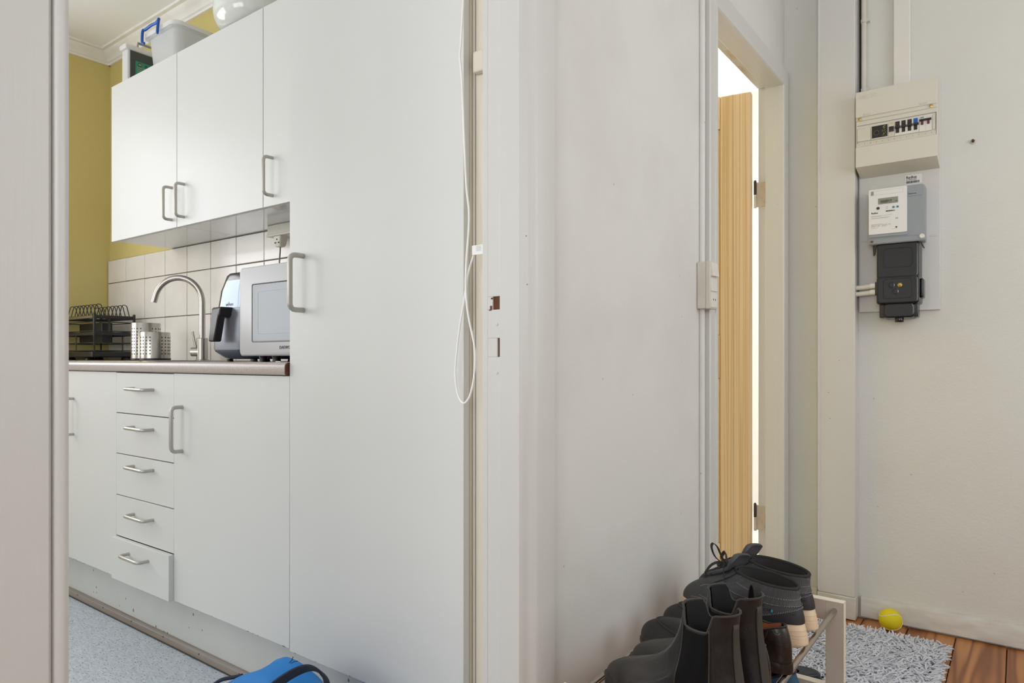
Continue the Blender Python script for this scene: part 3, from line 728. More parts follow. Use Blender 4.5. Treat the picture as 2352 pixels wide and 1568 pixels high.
# faucet
fx, fy = -2.712, 1.50
t = empty('faucet', (fx, fy, .912), 'brushed steel kitchen tap with a high arched spout', 'tap')
MB().lathe([(.026, .9135), (.026, .918), (.0225, .920)], 24, (fx, fy, 0)).build('base_ring', M['steel'], t)
MB().lathe([(.0215, .918), (.0215, 1.006), (.0195, 1.008)], 24, (fx, fy, 0)).build('body', M['steel'], t)
dr = Vector((-.80, -.60, 0)); base = Vector((fx, fy, 0))
pts = [base+Vector((0, 0, z)) for z in (1.0, 1.06, 1.12)]
R0 = .098
for k in range(0, 19):
    a = PI*k/18*.93
    pts.append(base+dr*(R0-R0*math.cos(a))+Vector((0, 0, 1.155+(R0+.004)*math.sin(a))))
pts.append(pts[-1]+(pts[-1]-pts[-2]).normalized()*.022)
MB().tube(pts, .0118, 16).build('spout', M['steel'], t)
ld = Vector((-.8, -.6, 0)).normalized()
hp = base+Vector((0, 0, .951))
MB().tube([hp, hp+ld*.043], .0185, 20).build('mixer_barrel', M['steel'], t)
MB().tube([hp+ld*.026+Vector((0, 0, .01)), hp+ld*.040+Vector((0, 0, .084))], .0046, 10).build('lever', M['steel'], t)

# wall cabinets
YW = 1.362
def wall_cab(x0, x1, label, hx=None):
    t = empty('wall_cabinet', ((x0+x1)/2, YW+.14, 1.437), label, 'cabinet', 'white wall cabinets above the worktop')
    box('body', M['laminate_gloss'], t, x0+.001, x1-.001, YW+.0205, YB-.002, 1.443, 2.118, bevel=.001, seg=1)
    box('recess', M['dark_gap'], t, x0+.0005, x1-.0005, YW+.0182, YW+.0205, 1.4425, 2.1175)
    d = front(t, x0, x1, 1.436, 2.122, YW, g=.0016)
    if hx: bow(d, (hx, YW, 1.597), (hx, YW, 1.4705), r=.0058)
    return t
wall_cab(-3.218, -2.650, 'leftmost white wall cabinet, handle at its right edge', -2.688)
wall_cab(-2.650, -2.072, 'middle white wall cabinet, handle at its left edge', -2.594)
wall_cab(-2.072, -1.513, 'white wall cabinet beside the tall cabinet, handle at its left edge', -2.0175)

# socket strip, plug and cord under the wall cabinets
t = empty('socket_strip', (-2.2, 1.60, 1.41), 'cream socket strip fixed under the wall cabinet by the tiles', 'socket')
MB().box(-2.365, -2.02, 1.572, YB-.012, 1.404, 1.4425).build('housing', M['plastic_cream'], t, bevel=.003)
MB().box(-2.365, -2.02, 1.566, YB-.012, 1.397, 1.404).build('front_lip', M['plastic_white'], t, bevel=.002)
t = empty('power_plug', (-2.31, 1.59, 1.375), 'cream mains plug hanging from the socket strip with grey cord', 'plug')
MB().loft([[(x, y, 1.3965) for x, y in rrect(-2.305, 1.592, .024, .018, .006)], [(x, y, 1.365) for x, y in rrect(-2.307, 1.592, .020, .015, .006)], [(x, y, 1.357) for x, y in rrect(-2.307, 1.592, .016, .012, .006)]]).build('plug_body', M['plastic_cream'], t)
mb = MB()
for (dx, dz_) in ((0, 1.384), (-.010, 1.371), (.011, 1.371)): mb.lathe([(.003, 0), (.0028, -.001)], 10, (-2.305+dx, 1.5745, dz_), 'y')
mb.build('screw', M['dark_gap'], t)
MB().tube([(-2.307, 1.592, 1.358), (-2.312, 1.594, 1.335), (-2.322, 1.598, 1.30), (-2.326, 1.60, 1.25), (-2.33, 1.605, 1.12), (-2.30, 1.61, 1.0)], .0028, 8).build('cord', M['grey_wood'], t)

# ------------------------------------------------------------------ worktop appliances
t = empty('microwave', (-1.75, 1.4, .92), 'silver microwave with a large window in its door, partly behind the tall cabinet', 'microwave')
mx0, mx1, my0, mz0, mz1 = -1.977, -1.535, 1.215, .931, 1.207
MB().box(mx0+.012, mx1, my0+.028, 1.60, mz0+.004, mz1-.006).build('case', M['micro'], t, bevel=.004)
rg = [[(x, my0+dy, z) for x, z in rrect((mx0+mx1)/2, (mz0+mz1)/2, (mx1-mx0)/2-i, (mz1-mz0)/2-i, .012)] for dy, i in ((.028, 0), (.004, 0), (0, .004))]
MB().loft(rg).build('door', M['micro'], t)
wx0, wx1, wz0, wz1 = -1.905, -1.56, .975, 1.15
rg = [[(x, my0+dy, z) for x, z in rrect((wx0+wx1)/2, (wz0+wz1)/2, (wx1-wx0)/2-i, (wz1-wz0)/2-i, .006)] for dy, i in ((.002, -.003), (-.0006, -.003), (-.0006, 0), (.0006, .002))]
dd = MB().loft(rg).build('window', M['black'], t)
MB().box(wx0+.002, wx1-.002, my0-.0004, my0+.0012, wz0+.002, wz1-.002).build('glass', M['micro_glass'], dd)
rg = [[(x, my0+dy, z) for x, z in rrect((wx0+wx1)/2+.004, (wz0+wz1)/2, (wx1-wx0)/2-.026-i, (wz1-wz0)/2-.022-i, .006)] for dy, i in ((.0004, 0), (-.0007, 0), (-.0007, .0012), (.0004, .0012))]
MB().loft(rg, False, False).build('window_line', M['plastic_grey'], dd)
text('lettering', 'DAEWOO', M['ink'], t, (-1.765, my0-.0005, .951), .0135, spacing=1.1)
for (x, y) in ((-1.93, 1.27), (-1.86, 1.27), (-1.60, 1.27), (-1.93, 1.55), (-1.60, 1.55)): MB().lathe([(.014, .912), (.012, .922), (.016, .936)], 14, (x, y, 0)).build('foot', M['black'], t)
MB().box(-1.80, -1.775, 1.225, 1.25, .9123, .9145).build('sticker', M['meter_white'], t)

# air fryer
ax, ay = -2.19, 1.43
t = empty('air_fryer', (ax, ay, .912), 'silver and black air fryer with mirrored window beside the microwave', 'air fryer')
def sq(z, hx, hy, dy=0, r=.07): return [(x, y, z) for x, y in rrect(ax, ay+dy, hx, hy, min(r, hx*.8, hy*.8), 12)]
MB().loft([sq(.921, .090, .090), sq(.926, .105, .105), sq(.948, .129, .129), sq(.953, .130, .130)]).build('base', M['gray_blue'], t)
MB().loft([sq(.953, .1305, .1305), sq(.958, .132, .132), sq(1.0, .131, .131), sq(1.08, .124, .124), sq(1.098, .121, .121)]).build('basket', M['fryer_body'], t)
MB().loft([sq(1.098, .122, .122), sq(1.16, .115, .115), sq(1.195, .106, .106)]).build('window', M['fryer_glass'], t)
MB().loft([sq(1.195, .106, .106), sq(1.214, .101, .101), sq(1.222, .095, .095), sq(1.2255, .080, .080)]).build('top', M['fryer_dark'], t)
for (x, y) in ((ax-.075, ay-.075), (ax+.075, ay-.075), (ax-.075, ay+.075), (ax+.075, ay+.075)): MB().lathe([(.013, .912), (.011, .922)], 12, (x, y, 0)).build('foot', M['black'], t)
# handle: faces the doorway corner of the fryer
hd = Vector((-.12, -1, 0)).normalized(); side = Vector((hd.y, -hd.x, 0))
hb = Vector((ax, ay, 0))
mb = MB()
prof = [(1.090, .10, .165, .021), (1.070, .10, .168, .021)]
mb.loft([[tuple(hb+hd*a+side*s+Vector((0, 0, z))) for (a, s) in ((a0, -wd), (a1, -wd), (a1, wd), (a0, wd))] for (z, a0, a1, wd) in ((1.099, .09, .156, .034), (1.094, .09, .162, .034), (1.074, .09, .164, .033), (1.066, .09, .164, .030))])
mb.loft([[tuple(hb+hd*a+side*s+Vector((0, 0, z))) for (a, s) in ((a0, -wd), (a1, -wd), (a1, wd), (a0, wd))] for (z, a0, a1, wd) in ((1.092, .140, .162, .030), (1.055, .141, .168, .026), (.985, .150, .178, .021), (.980, .152, .176, .020))])
mb.build('handle', M['black'], t, bevel=.004, seg=3)
me_ = text('lettering', 'n\u014dws', M['plastic_grey'], t, (ax-.022, ay-.1215, 1.104), .019, spacing=1.1)

# utensil holders
def holder(x, y, zt, label, rows_):
    t = empty('utensil_holder', (x, y, .912), label, 'utensil holder', 'perforated steel utensil holders on the sink')
    r = .0575
    MB().lathe([(r, .922), (r, zt-.001), (r-.0006, zt), (r-.002, zt), (r-.002, .925), (.001, .925)], 40, (x, y, 0), cap=False).build('cylinder', M['steel'], t)
    MB().lathe([(.055, .9168), (r+.002, .918), (r+.002, .923), (r, .9245)], 32, (x, y, 0)).build('base', M['black'], t)
    mb = MB()
    for i in range(24):
        if i % 6 in (4, 5): continue
        a = 2*PI*i/24
        for j in range(rows_):
            z = .943+j*.0134
            if z > zt-.018: break
            c = Vector((x+r*math.cos(a), y+r*math.sin(a), z)); nn = Vector((math.cos(a), math.sin(a), 0)); tt = Vector((-math.sin(a), math.cos(a), 0))
            ring = [tuple(c+nn*.0004+tt*(.0029*math.cos(q))+Vector((0, 0, .0029*math.sin(q)))) for q in [2*PI*k/8 for k in range(8)]]
            ring2 = [tuple(Vector(p)-nn*.0015) for p in ring]
            mb.loft([ring2, ring])
    mb.build('perforation', M['dark_gap'], t, kind='stuff')
holder(-3.02, 1.418, 1.075, 'taller perforated steel utensil holder beside the dish rack', 10)
holder(-2.885, 1.392, 1.032, 'shorter perforated steel utensil holder between the taller one and the tap', 7)

# dish rack
t = empty('dish_rack', (-3.68, 1.49, .912), 'black two-tier wire dish rack in the corner by the yellow wall', 'dish rack')
rx0, rx1, ry0, ry1 = -3.865, -3.497, 1.405, 1.585
for (x, y) in ((rx1, ry0), (rx1, ry1), (rx0, ry0), (rx0, ry1)):
    MB().box(x-.007, x+.007, y-.005, y+.005, 1.025, 1.140).build('post', M['black'], t, bevel=.004, seg=3)
    MB().box(x-.003, x+.003, y-.003, y+.003, .93, 1.03).build('lower_post', M['black_wire'], t)
for (z0, z1, nm) in ((1.114, 1.130, 'top_frame'), (1.034, 1.050, 'middle_frame')):
    mb = MB().box(rx1-.004, rx1+.002, ry0, ry1, z0, z1).box(rx0, rx0+.005, ry0, ry1, z0, z1).box(rx0, rx1, ry1-.004, ry1+.002, z0, z1).box(rx0, rx1, ry0-.003, ry0+.003, z0, z1)
    mb.build(nm, M['black'], t, bevel=.0015)
mb = MB().box(rx0, rx1-.01, ry0-.004, ry0-.0035, 1.116, 1.128); mb.build('front_strip', M['steel'], t, label='bright metal front strip')
mb = MB()
for z in (1.098, 1.055, .998, .962):
    mb.tube([(rx0, ry0, z), (rx1, ry0, z), (rx1, ry1, z), (rx0, ry1, z)], .0022, 6, closed=True)
mb.tube([(-3.70, ry0, .93), (-3.70, ry0, 1.04)], .003, 6).tube([(-3.62, ry1, .93), (-3.62, ry1, 1.04)], .003, 6)
mb.tube([(-3.55, ry0+.09, 1.04), (-3.55, ry0+.09, 1.12)], .006, 6)
mb.build('wire_rail', M['black_wire'], t)
for (ya, yb, xa, xb) in ((1.415, 1.465, -3.83, -3.535), (1.522, 1.572, -3.81, -3.515)):
    for i in range(8):
        x = xa+(xb-xa)*i/7; hgt = 1.183
        pts = [(x, ya, 1.125), (x, ya+.008, 1.158)]
        for k in range(7):
            a = PI*k/6; pts.append((x, (ya+yb)/2-(.0135)*math.cos(a), 1.172+.013*math.sin(a)))
        pts += [(x, yb-.008, 1.158), (x, yb, 1.125)]
        MB().tube(pts, .0021, 6).build('plate_wire', M['black_wire'], t)
MB().box(-3.86, -3.60, 1.48, 1.53, 1.000, 1.100).build('cutlery_basket', M['black'], t, bevel=.004)
mb = MB().box(rx0-.01, rx1+.005, ry0-.012, ry1+.005, .930, .957); mb.build('drip_tray', M['black'], t, bevel=.006, seg=3)
for (x, y) in ((rx0+.05, ry0+.02), (rx1-.10, ry0+.02), (rx1-.02, ry1-.03), (rx0+.05, ry1-.03)): MB().lathe([(.022, .9167), (.016, .932)], 12, (x, y, 0)).build('foot', M['black'], t)

# ------------------------------------------------------------------ things on the wall cabinets
ZC = 2.1225
t = empty('storage_box', (-2.81, 1.50, ZC), 'large clear plastic storage box with blue clip handle on the wall cabinets', 'storage box')
bx0, bx1, by0, by1 = -2.944, -2.690, 1.372, 1.632
def rr(z, i, r=.035): return [(x, y, z) for x, y in rrect((bx0+bx1)/2, (by0+by1)/2, (bx1-bx0)/2-i, (by1-by0)/2-i, r)]
MB().loft([rr(ZC+.001, .030), rr(ZC+.006, .020), rr(ZC+.125, .010), rr(ZC+.128, .002), rr(ZC+.132, .002), rr(ZC+.132, .012), rr(ZC+.010, .023), rr(ZC+.006, .035)]).build('tub', M['clear_box'], t)
MB().loft([rr(ZC+.133, .004), rr(ZC+.133, -.004), rr(ZC+.150, -.004), rr(ZC+.153, .004), rr(ZC+.147, .03), rr(ZC+.147, .06)]).build('lid', M['clear_lid'], t)
pts = [(-2.915, by0-.010, ZC+.108), (-2.925, by0-.014, ZC+.115), (-2.925, by0-.012, ZC+.160), (-2.915, by0-.006, ZC+.166), (-2.87, by0-.004, ZC+.172), (-2.83, by0-.004, ZC+.170), (-2.802, by0-.006, ZC+.176), (-2.794, by0-.011, ZC+.168), (-2.796, by0-.014, ZC+.128), (-2.806, by0-.010, ZC+.120)]
MB().tube(smooth_path(pts, 5), .0056, 10).build('clip_handle', M['blue'], t, label='blue clip handle')
MB().box(bx1-.012, bx1-.009, 1.565, 1.61, ZC+.045, ZC+.08).build('dark_tag', M['bare_wood'], t, bevel=.001)
t = empty('food_box', (-3.19, 1.52, ZC), 'tall narrow plastic box with handle lid and green label, left on the wall cabinets', 'storage box')
sx0, sx1, sy0, sy1 = -3.214, -3.155, 1.40, 1.615
MB().box(sx0+.002, sx1-.002, sy0+.003, sy1-.002, ZC+.001, ZC+.170).build('tub', M['clear_lid'], t, bevel=.006, seg=3)
MB().box(sx1-.004, sx1-.0012, sy0+.014, sy1-.005, ZC+.004, ZC+.166).build('dark_contents', M['dark_lining'], t)
MB().box(sx0-.004, sx1+.001, sy0-.006, sy1+.003, ZC+.170, ZC+.192).build('lid', M['clear_lid'], t, bevel=.006, seg=3)
MB().tube([(sx1-.012, sy0+.05, ZC+.19), (sx1-.012, sy0+.052, ZC+.212), (sx1-.012, sy1-.05, ZC+.212), (sx1-.012, sy1-.048, ZC+.19)], .0055, 8).build('lid_handle', M['plastic_grey'], t)
MB().box(sx1-.0012, sx1-.0004, sy0+.036, sy0+.125, ZC+.02, ZC+.125).build('green_label', M['label_green'], t, bevel=.0003)
MB().box(sx1-.0012, sx1-.0005, sy0+.125, sy1-.02, ZC+.02, ZC+.118).build('tan_label', M['label_tan'], t)
mb = MB()
for i, (yy, r_) in enumerate(((sy0+.055, .009), (sy0+.082, .006), (sy0+.100, .006))): mb.lathe([(r_, -.0004), (r_, .0002)], 16, (sx1-.0003, yy, ZC+.112), 'x')
mb.build('label_mark', M['dark_lining'], t)
mb = MB()
for s_ in (-1, 1): mb.prism([(sy0+.055+s_*.001, ZC+.1165), (sy0+.055+s_*.001, ZC+.1075), (sy0+.055+s_*.007, ZC+.112)], sx1, sx1+.0006, 'x')
for j in range(7): mb.box(sx1-.0004, sx1, sy0+.042, sy0+.042+[.07, .065, .07, .04, .066, .06, .035][j], ZC+.098-j*.008, ZC+.0995-j*.008)
mb.build('label_print', M['label_tan'], t)
# enamel pot
t = empty('enamel_pot', (-2.276, 1.475, ZC), 'big white enamel pot on the wall cabinets under the ceiling', 'pot')
pr = [(.085, ZC), (.118, ZC+.006), (.139, ZC+.020), (.150, ZC+.040), (.154, ZC+.062), (.157, ZC+.20), (.160, ZC+.203), (.158, ZC+.208), (.151, ZC+.205), (.148, ZC+.06), (.10, ZC+.015), (.001, ZC+.012)]
MB().lathe(pr, 64, (-2.276, 1.475, 0)).build('bowl', M['enamel'], t)
MB().lathe([(.1568, ZC+.197), (.1612, ZC+.203), (.1585, ZC+.2085), (.152, ZC+.2055)], 64, (-2.276, 1.475, 0), cap=False).build('rim', M['enamel_in'], t)

# ------------------------------------------------------------------ white cord with tag in the doorway
Yc = 1.032
pp = [(1064, -60), (1064, 0), (1058, 103), (1056, 129), (1061, 187), (1066, 312), (1071, 424), (1077, 482), (1076, 536), (1071, 603), (1070, 670), (1076, 727), (1088, 785), (1091, 826), (1088, 870), (1080, 906), (1071, 922), (1063, 925), (1053, 910), (1047, 880), (1046, 843), (1054, 763), (1067, 683), (1076, 625), (1087, 588), (1092, 572)]
cp3 = []
for i, (x, y) in enumerate(pp):
    yy = Yc + (.010 if i >= 18 else 0)*min(1, (i-17)/4) - (.006 if 10 <= i < 18 else 0)
    cp3.append(atY(x, y, yy))
t = empty('hanging_cord', tuple(cp3[0]), 'thin white cord hanging in a loop in the kitchen doorway, with a paper tag', 'cord')
MB().tube(smooth_path(cp3), .0021, 8).build('cord', M['cord_white'], t)
a = atY(1084, 564, Yc+.004); b_ = atY(1109, 583, Yc+.004)
tg = MB().box(a.x, b_.x, Yc+.0035, Yc+.0045, b_.z, a.z).build('tag', M['cord_white'], t, bevel=.0004)
mb = MB()
for j in range(5): mb.box(a.x+.011, b_.x-.003-(.002 if j % 2 else 0), Yc+.0031, Yc+.0035, a.z-.003-j*.0022, a.z-.0026-j*.0022)
mb.build('print', M['ink_faint'], tg)

# ------------------------------------------------------------------ light switch by the second door
t = empty('light_switch', (-.72, 1.85, 1.12), 'surface-mounted white switch and socket block beside the pine door frame', 'switch')
MB().box(-.7195, -.694, 1.826, 1.876, 1.0600, 1.1900).build('backbox', M['plastic_cream'], t, bevel=.003, seg=3)
MB().box(-.694, -.681, 1.8250, 1.8772, 1.0595, 1.1905).build('frame', M['plastic_cream'], t, bevel=.002)
MB().prism([(-.682, 1.1870), (-.6775, 1.1870), (-.6725, 1.1490), (-.682, 1.1490)], 1.8300, 1.8725, 'y').build('rocker', M['plastic_white'], t, bevel=.001)
MB().box(-.682, -.6785, 1.8300, 1.8725, 1.1080, 1.1445).build('blank_plate', M['plastic_white'], t, bevel=.001)
so = MB().box(-.682, -.6785, 1.8300, 1.8725, 1.0635, 1.1040).build('socket_plate', M['plastic_white'], t, bevel=.001)
mb = MB()
for yy in (1.8430, 1.8585): mb.lathe([(.0027, 0), (.0027, .0006)], 12, (-.6788, yy, 1.0850), 'x')
mb.build('pin_hole', M['black'], so)

# ------------------------------------------------------------------ electrical equipment on the end wall
t = empty('meter_board', (-.335, YE, 1.40), 'white painted mounting board behind the electricity meter', 'board')
MB().box(-.4595, -.2135, 2.688, YE, 1.087, 1.85).build('board', M['paint'], t, bevel=.002)
for (x, y) in ((1985, 554), (2144, 540)):
    c = atY(x, y, 2.688); MB().prism([(px_, pz_) for px_, pz_ in rrect(c.x, c.z, .010, .0032, .003)], 2.6865, 2.688, 'y').build('keyhole_plate', M['paint_worn'], t)
# consumer unit
t = empty('fuse_box', (-.334, 2.60, 1.70), 'cream consumer unit with a row of breakers above the meter', 'fuse box')
F0 = 2.595; X0, X1 = -.4545, -.2145
prof = [(2.688, 1.560), (F0+.01, 1.5755), (F0, 1.582), (F0, 1.6485), (F0+.012, 1.6485), (F0+.012, 1.739), (F0, 1.739), (F0+.002, 1.7395), (F0+.004, 1.750), (F0, 1.7515), (F0, 1.838), (2.688, 1.838)]
prof = [(2.688, 1.560), (F0, 1.580), (F0, 1.6490), (F0+.006, 1.6495), (F0+.007, 1.7385), (F0+.003, 1.7390), (F0+.004, 1.7505), (F0, 1.7510), (F0, 1.838), (2.688, 1.838)]
cu = MB().prism(prof, X0, X1, 'x').build('housing', M['plastic_panel'], t, bevel=.0012)
def zf(y, x=1965): return atY(x, y, F0).z
# module area inner trough + modules
MB().box(X0+.004, X1-.004, F0+.0035, F0+.0072, 1.6500, 1.6615).build('ledge', M['plastic_cream'], t)
mb = MB()
for i in range(13): mb.box(X0+.010+i*.0178, X0+.0107+i*.0178, F0+.003, F0+.004, 1.6555, 1.661)
mb.build('tick_mark', M['grey_wood'], t)
def mod(name, u0, u1, z0, z1, prot, m, bev=.0006):
    """u in zoomed pixels of the photograph's crop (x = 1950 + u/6.817), converted on the front plane"""
    a = atY(1950+u0/6.817, 300, F0).x; b_ = atY(1950+u1/6.817, 300, F0).x
    return MB().box(a, b_, F0+.0068-prot, F0+.0075, z0, z1).build(name, m, t, bevel=bev), a, b_
mod('blank_cover', 128, 340, 1.668, 1.7105, .005, M['plastic_cream'])
tm, a, b_ = mod('timer', 346, 612, 1.667, 1.7135, .006, M['plastic_cream'])
MB().box(a+.002, b_-.002, F0+.0002, F0+.001, 1.671, 1.7115).build('timer_face', M['black'], tm, bevel=.0003)
mb = MB()
mb.lathe([(.0065, F0+.0001), (.006, F0-.0012)], 20, (a+.016, 0, 1.688), 'y')
mb.box(a+.004, b_-.004, F0-.0001, F0+.0003, 1.7065, 1.7072)
mb.build('timer_dial', M['black_gloss'], tm)
mb = MB()
for k in range(22):
    x_ = a+.034+R.uniform(-.002, .009)*1.0; z_ = 1.673+(k//2)*.0034
    x_ = min(x_, b_-.006); mb.box(x_, x_+R.uniform(.0012, .003), F0-.0002, F0+.0003, z_, z_+.0013)
for k in range(10):
    q = 2*PI*k/10; mb.box(a+.016+.0074*math.cos(q)-.0006, a+.016+.0074*math.cos(q)+.0006, F0-.0002, F0+.0003, 1.688+.0074*math.sin(q)-.0006, 1.688+.0074*math.sin(q)+.0006)
mb.build('gold_print', M['yellow_tag'], tm)
m1, a, b_ = mod('switch_module', 614, 712, 1.667, 1.7145, .006, M['plastic_cream'])
MB().box(a+.002, b_-.002, F0-.002, F0+.001, 1.683, 1.7005).build('toggle', M['black'], m1, bevel=.0006)
MB().box(a+.003, b_-.003, F0-.0023, F0-.001, 1.6835, 1.6875).build('red_band', M['red_switch'], m1)
MB().box(a+.005, b_-.005, F0+.0003, F0+.001, 1.709, 1.7125).build('yellow_tag', M['yellow_tag'], m1)
edges = [716, 812, 905, 1000, 1094]
for i in range(4):
    m1, a, b_ = mod('circuit_breaker', edges[i], edges[i+1], 1.667, 1.7150, .006, M['plastic_white'])
    w_ = b_-a
    MB().box(a+.0015, a+w_*.80, F0-.0004, F0+.001, 1.698, 1.7135).build('breaker_top', M['blue'] if i == 3 else M['black'], m1, bevel=.0005, **({'label': 'blue breaker cap'} if i == 3 else {}))
    if i < 3: MB().lathe([(.0028, F0-.0003), (.0024, F0-.0012)], 12, (a+w_*.4, 0, 1.7065), 'y').build('breaker_screw', M['bare_wood'], m1)
    MB().box(a+.0008, b_-.0008, F0-.0045, F0+.001, 1.690, 1.6975).build('toggle_bar', M['black'], m1, bevel=.001)
    MB().box(a+.0025, a+w_*.72, F0-.0004, F0+.001, 1.6755, 1.690).build('breaker_bottom', M['black'], m1, bevel=.0005)
m1, a, b_ = mod('main_switch', 1098, 1296, 1.666, 1.7165, .0065, M['plastic_white'])
MB().box(a+.001, b_-.001, F0-.006, F0+.001, 1.6995, 1.7055).build('toggle_bar', M['black'], m1, bevel=.001)
for f_ in (.14, .63): MB().box(a+(b_-a)*f_, a+(b_-a)*(f_+.2), F0-.0035, F0+.001, 1.6875, 1.7000).build('toggle', M['red_switch'], m1, bevel=.001)
text('lettering', 'AEG', M['ink'], m1, (a+.0025, F0-.0001, 1.7095), .0058, bold=True)
mb = MB().box(a+.016, b_-.003, F0-.0001, F0+.0003, 1.7122, 1.7126).box(a+.018, a+.0182, F0-.0001, F0+.0003, 1.668, 1.687); mb.build('line_print', M['ink_faint'], m1)
mod('end_cover', 1302, 1345, 1.668, 1.7145, .004, M['plastic_cream'])
mb = MB().box(X0+.0042, X0+.0055, F0+.004, F0+.0072, 1.650, 1.712).box(X1-.0045, X1-.0030, F0+.004, F0+.0072, 1.650, 1.722).box(X0+.004, X1-.003, F0+.005, F0+.0072, 1.7225, 1.7235)
mb.build('window_groove', M['grey_wood'], t)
for (u, v) in ((165, 711), (1284, 503)):
    c = atY(1950+u/6.817, 170+v/6.817, F0)
    MB().lathe([(.0052, F0+.004), (.0050, F0-.0002), (.0036, F0-.0006)], 16, (c.x, 0, 1.7448), 'y').build('cover_screw', M['brass'], t)
for (u, v) in ((278, 648), (1163, 482)):
    c = atY(1950+u/6.817, 170+v/6.817, F0)
    mb = MB(); z_ = 1.7555
    mb.box(c.x-.011, c.x+.011, F0-.0004, F0+.0005, z_+.003, z_+.0034).box(c.x-.011, c.x+.011, F0-.0004, F0+.0005, z_-.001, z_-.0006).box(c.x-.011, c.x-.0102, F0-.0006, F0+.0005, z_-.001, z_+.0034)
    mb.build('latch_slot', M['grey_wood'], t)
c0 = atY(1950+165/6.817, 230, F0); c1 = atY(1950+425/6.817, 225, F0)
mb = MB(); zl, zh = 1.8115, 1.8245
for (x0_, x1_, z0_, z1_) in ((c0.x, c1.x, zl, zl+.0005), (c0.x, c1.x, zh, zh+.0005), (c0.x, c0.x+.0005, zl, zh), (c1.x-.0005, c1.x, zl, zh)): mb.box(x0_, x1_, F0-.0005, F0+.0005, z0_, z1_)
mb.build('embossed_frame', M['plastic_cream'], t)
text('embossed_lettering', 'KN', M['plastic_cream'], t, (c0.x+.004, F0-.0003, 1.8145), .0105, spacing=1.3)
text('embossed_lettering', 'N', M['plastic_cream'], t, (c0.x+.0365, F0-.0003, 1.8145), .0115)
MB().box(c0.x+.0335, c0.x+.0340, F0-.0005, F0+.0005, zl, zh).build('embossed_divider', M['plastic_cream'], t)
# trunking and conduits above
t = empty('cable_trunking', (-.30, YE, 1.84), 'flat white cable trunking rising from the fuse box', 'trunking')
a = atY(2052, 100, 2.69).x; b_ = atY(2091, 100, 2.69).x
MB().box(a, b_, 2.684, YE, 1.838, CZ).build('cover', M['plastic_white'], t, bevel=.003)
t = empty('conduit', (-.45, YE, 1.84), 'round grey conduit pipe above the left of the fuse box', 'pipe')
cx_ = atY(1984, 100, 2.69).x
MB().tube([(cx_, 2.692, 1.838), (cx_, 2.692, CZ)], .0085, 14).build('pipe', M['plastic_cream'], t)
for z_ in (1.875, 2.12):
    MB().lathe([(.0105, z_-.006), (.0105, z_+.006)], 16, (cx_, 2.692, 0)).build('clip', M['plastic_cream'], t)
    MB().box(cx_+.008, cx_+.019, 2.686, YE, z_-.0045, z_+.0045).build('clip_tab', M['plastic_cream'], t, bevel=.001)
MB().tube([(cx_-.0125, 2.698, 1.838), (cx_-.0125, 2.698, CZ)], .0035, 8).build('black_cable', M['black'], t, label='thin black cable')

# meter
t = empty('electricity_meter', (-.335, 2.62, 1.41), 'white and grey electronic electricity meter with small display', 'meter')
F1 = 2.612
def X_(px, Y=F1): return atY(px, 500, Y).x
xa, xb, xc = X_(1995), X_(2083), X_(2122)
zt, zm, zb = 1.500, 1.346, 1.316
rg = [[(x, y, z) for x, z in rrect((xa+xc)/2, (zb+zt+.002)/2, (xc-xa)/2+i, (zt+.002-zb)/2+i, .005)] for y, i in ((2.688, 0), (2.640, 0), (2.625, -.001), (F1+.004, -.002))]
MB().loft(rg).build('housing', M['plastic_grey'], t, angle=30)
rg = [[(x, y, z) for x, z in rrect((xa+xb)/2, (zm+zt)/2, (xb-xa)/2+i, (zt-zm)/2+i, .004)] for y, i in ((F1+.006, 0), (F1+.001, 0), (F1, -.001))]
fp = MB().loft(rg).build('face_plate', M['meter_white'], t, angle=30)
MB().box(xa+.001, xb+.002, F1+.0005, F1+.004, zm-.010, zm-.001).build('lower_bezel', M['plastic_grey'], t, bevel=.001)
MB().box(xa-.001, xc+.004, F1-.001, 2.66, zb-.004, zb+.016).build('terminal_cover', M['plastic_grey'], t, bevel=.005, seg=3)
MB().lathe([(.0075, F1+.001), (.0075, F1-.006), (.006, F1-.007), (.0045, F1-.0062)], 20, (xc-.005, 0, zb+.010), 'y').build('seal_screw', M['plastic_white'], t, label='clear sealed screw')
MB().lathe([(.0035, F1-.0005), (.003, F1-.0018)], 14, (xa+.010, 0, zb+.006), 'y').build('terminal_screw', M['hinge_dark'], t)
MB().prism(rrect(xa+.010, zb+.006, .007, .0045, .003), F1-.0014, F1, 'y').build('screw_slot', M['grey_wood'], t)
def fm(u, v):   # crop pixel (2nd crop, scale 4.24, origin 1960,390) to face plane
    p = atY(1960+u/4.24, 390+v/4.24, F1); return p.x, p.z
lcdx0, lcdz0 = fm(240, 352); lcdx1, lcdz1 = fm(435, 270)
lz0, lz1 = 1.4555, 1.4755
lcd = MB().box(lcdx0, lcdx1, F1-.001, F1+.001, lz0-.0085, lz1-.008).build('display', M['lcd'], t, bevel=.0008)
text('digits', '0008919', M['ink'], lcd, (lcdx0+.0075, F1-.0014, lz0-.0045), .0135, sx=.72)
text('units', 'kWh', M['ink'], lcd, (lcdx1-.0085, F1-.0014, lz0-.0035), .0035)
mb = MB()
zz = 1.488
for (x0_, x1_, z0_, z1_) in ((xa+.008, xb-.012, zz+.0055, zz+.0058), (xa+.008, xb-.012, zz-.008, zz-.0077), (xb-.012, xb-.0117, zz-.008, zz+.0058)): mb.box(x0_, x1_, F1-.0003, F1+.0003, z0_, z1_)
mb.build('label_outline', M['ink_faint'], fp)
MB().box(xa+.007, xa+.0155, F1-.001, F1+.0005, zz-.008, zz+.0055).build('optical_port', M['plastic_grey'], fp, bevel=.0006)
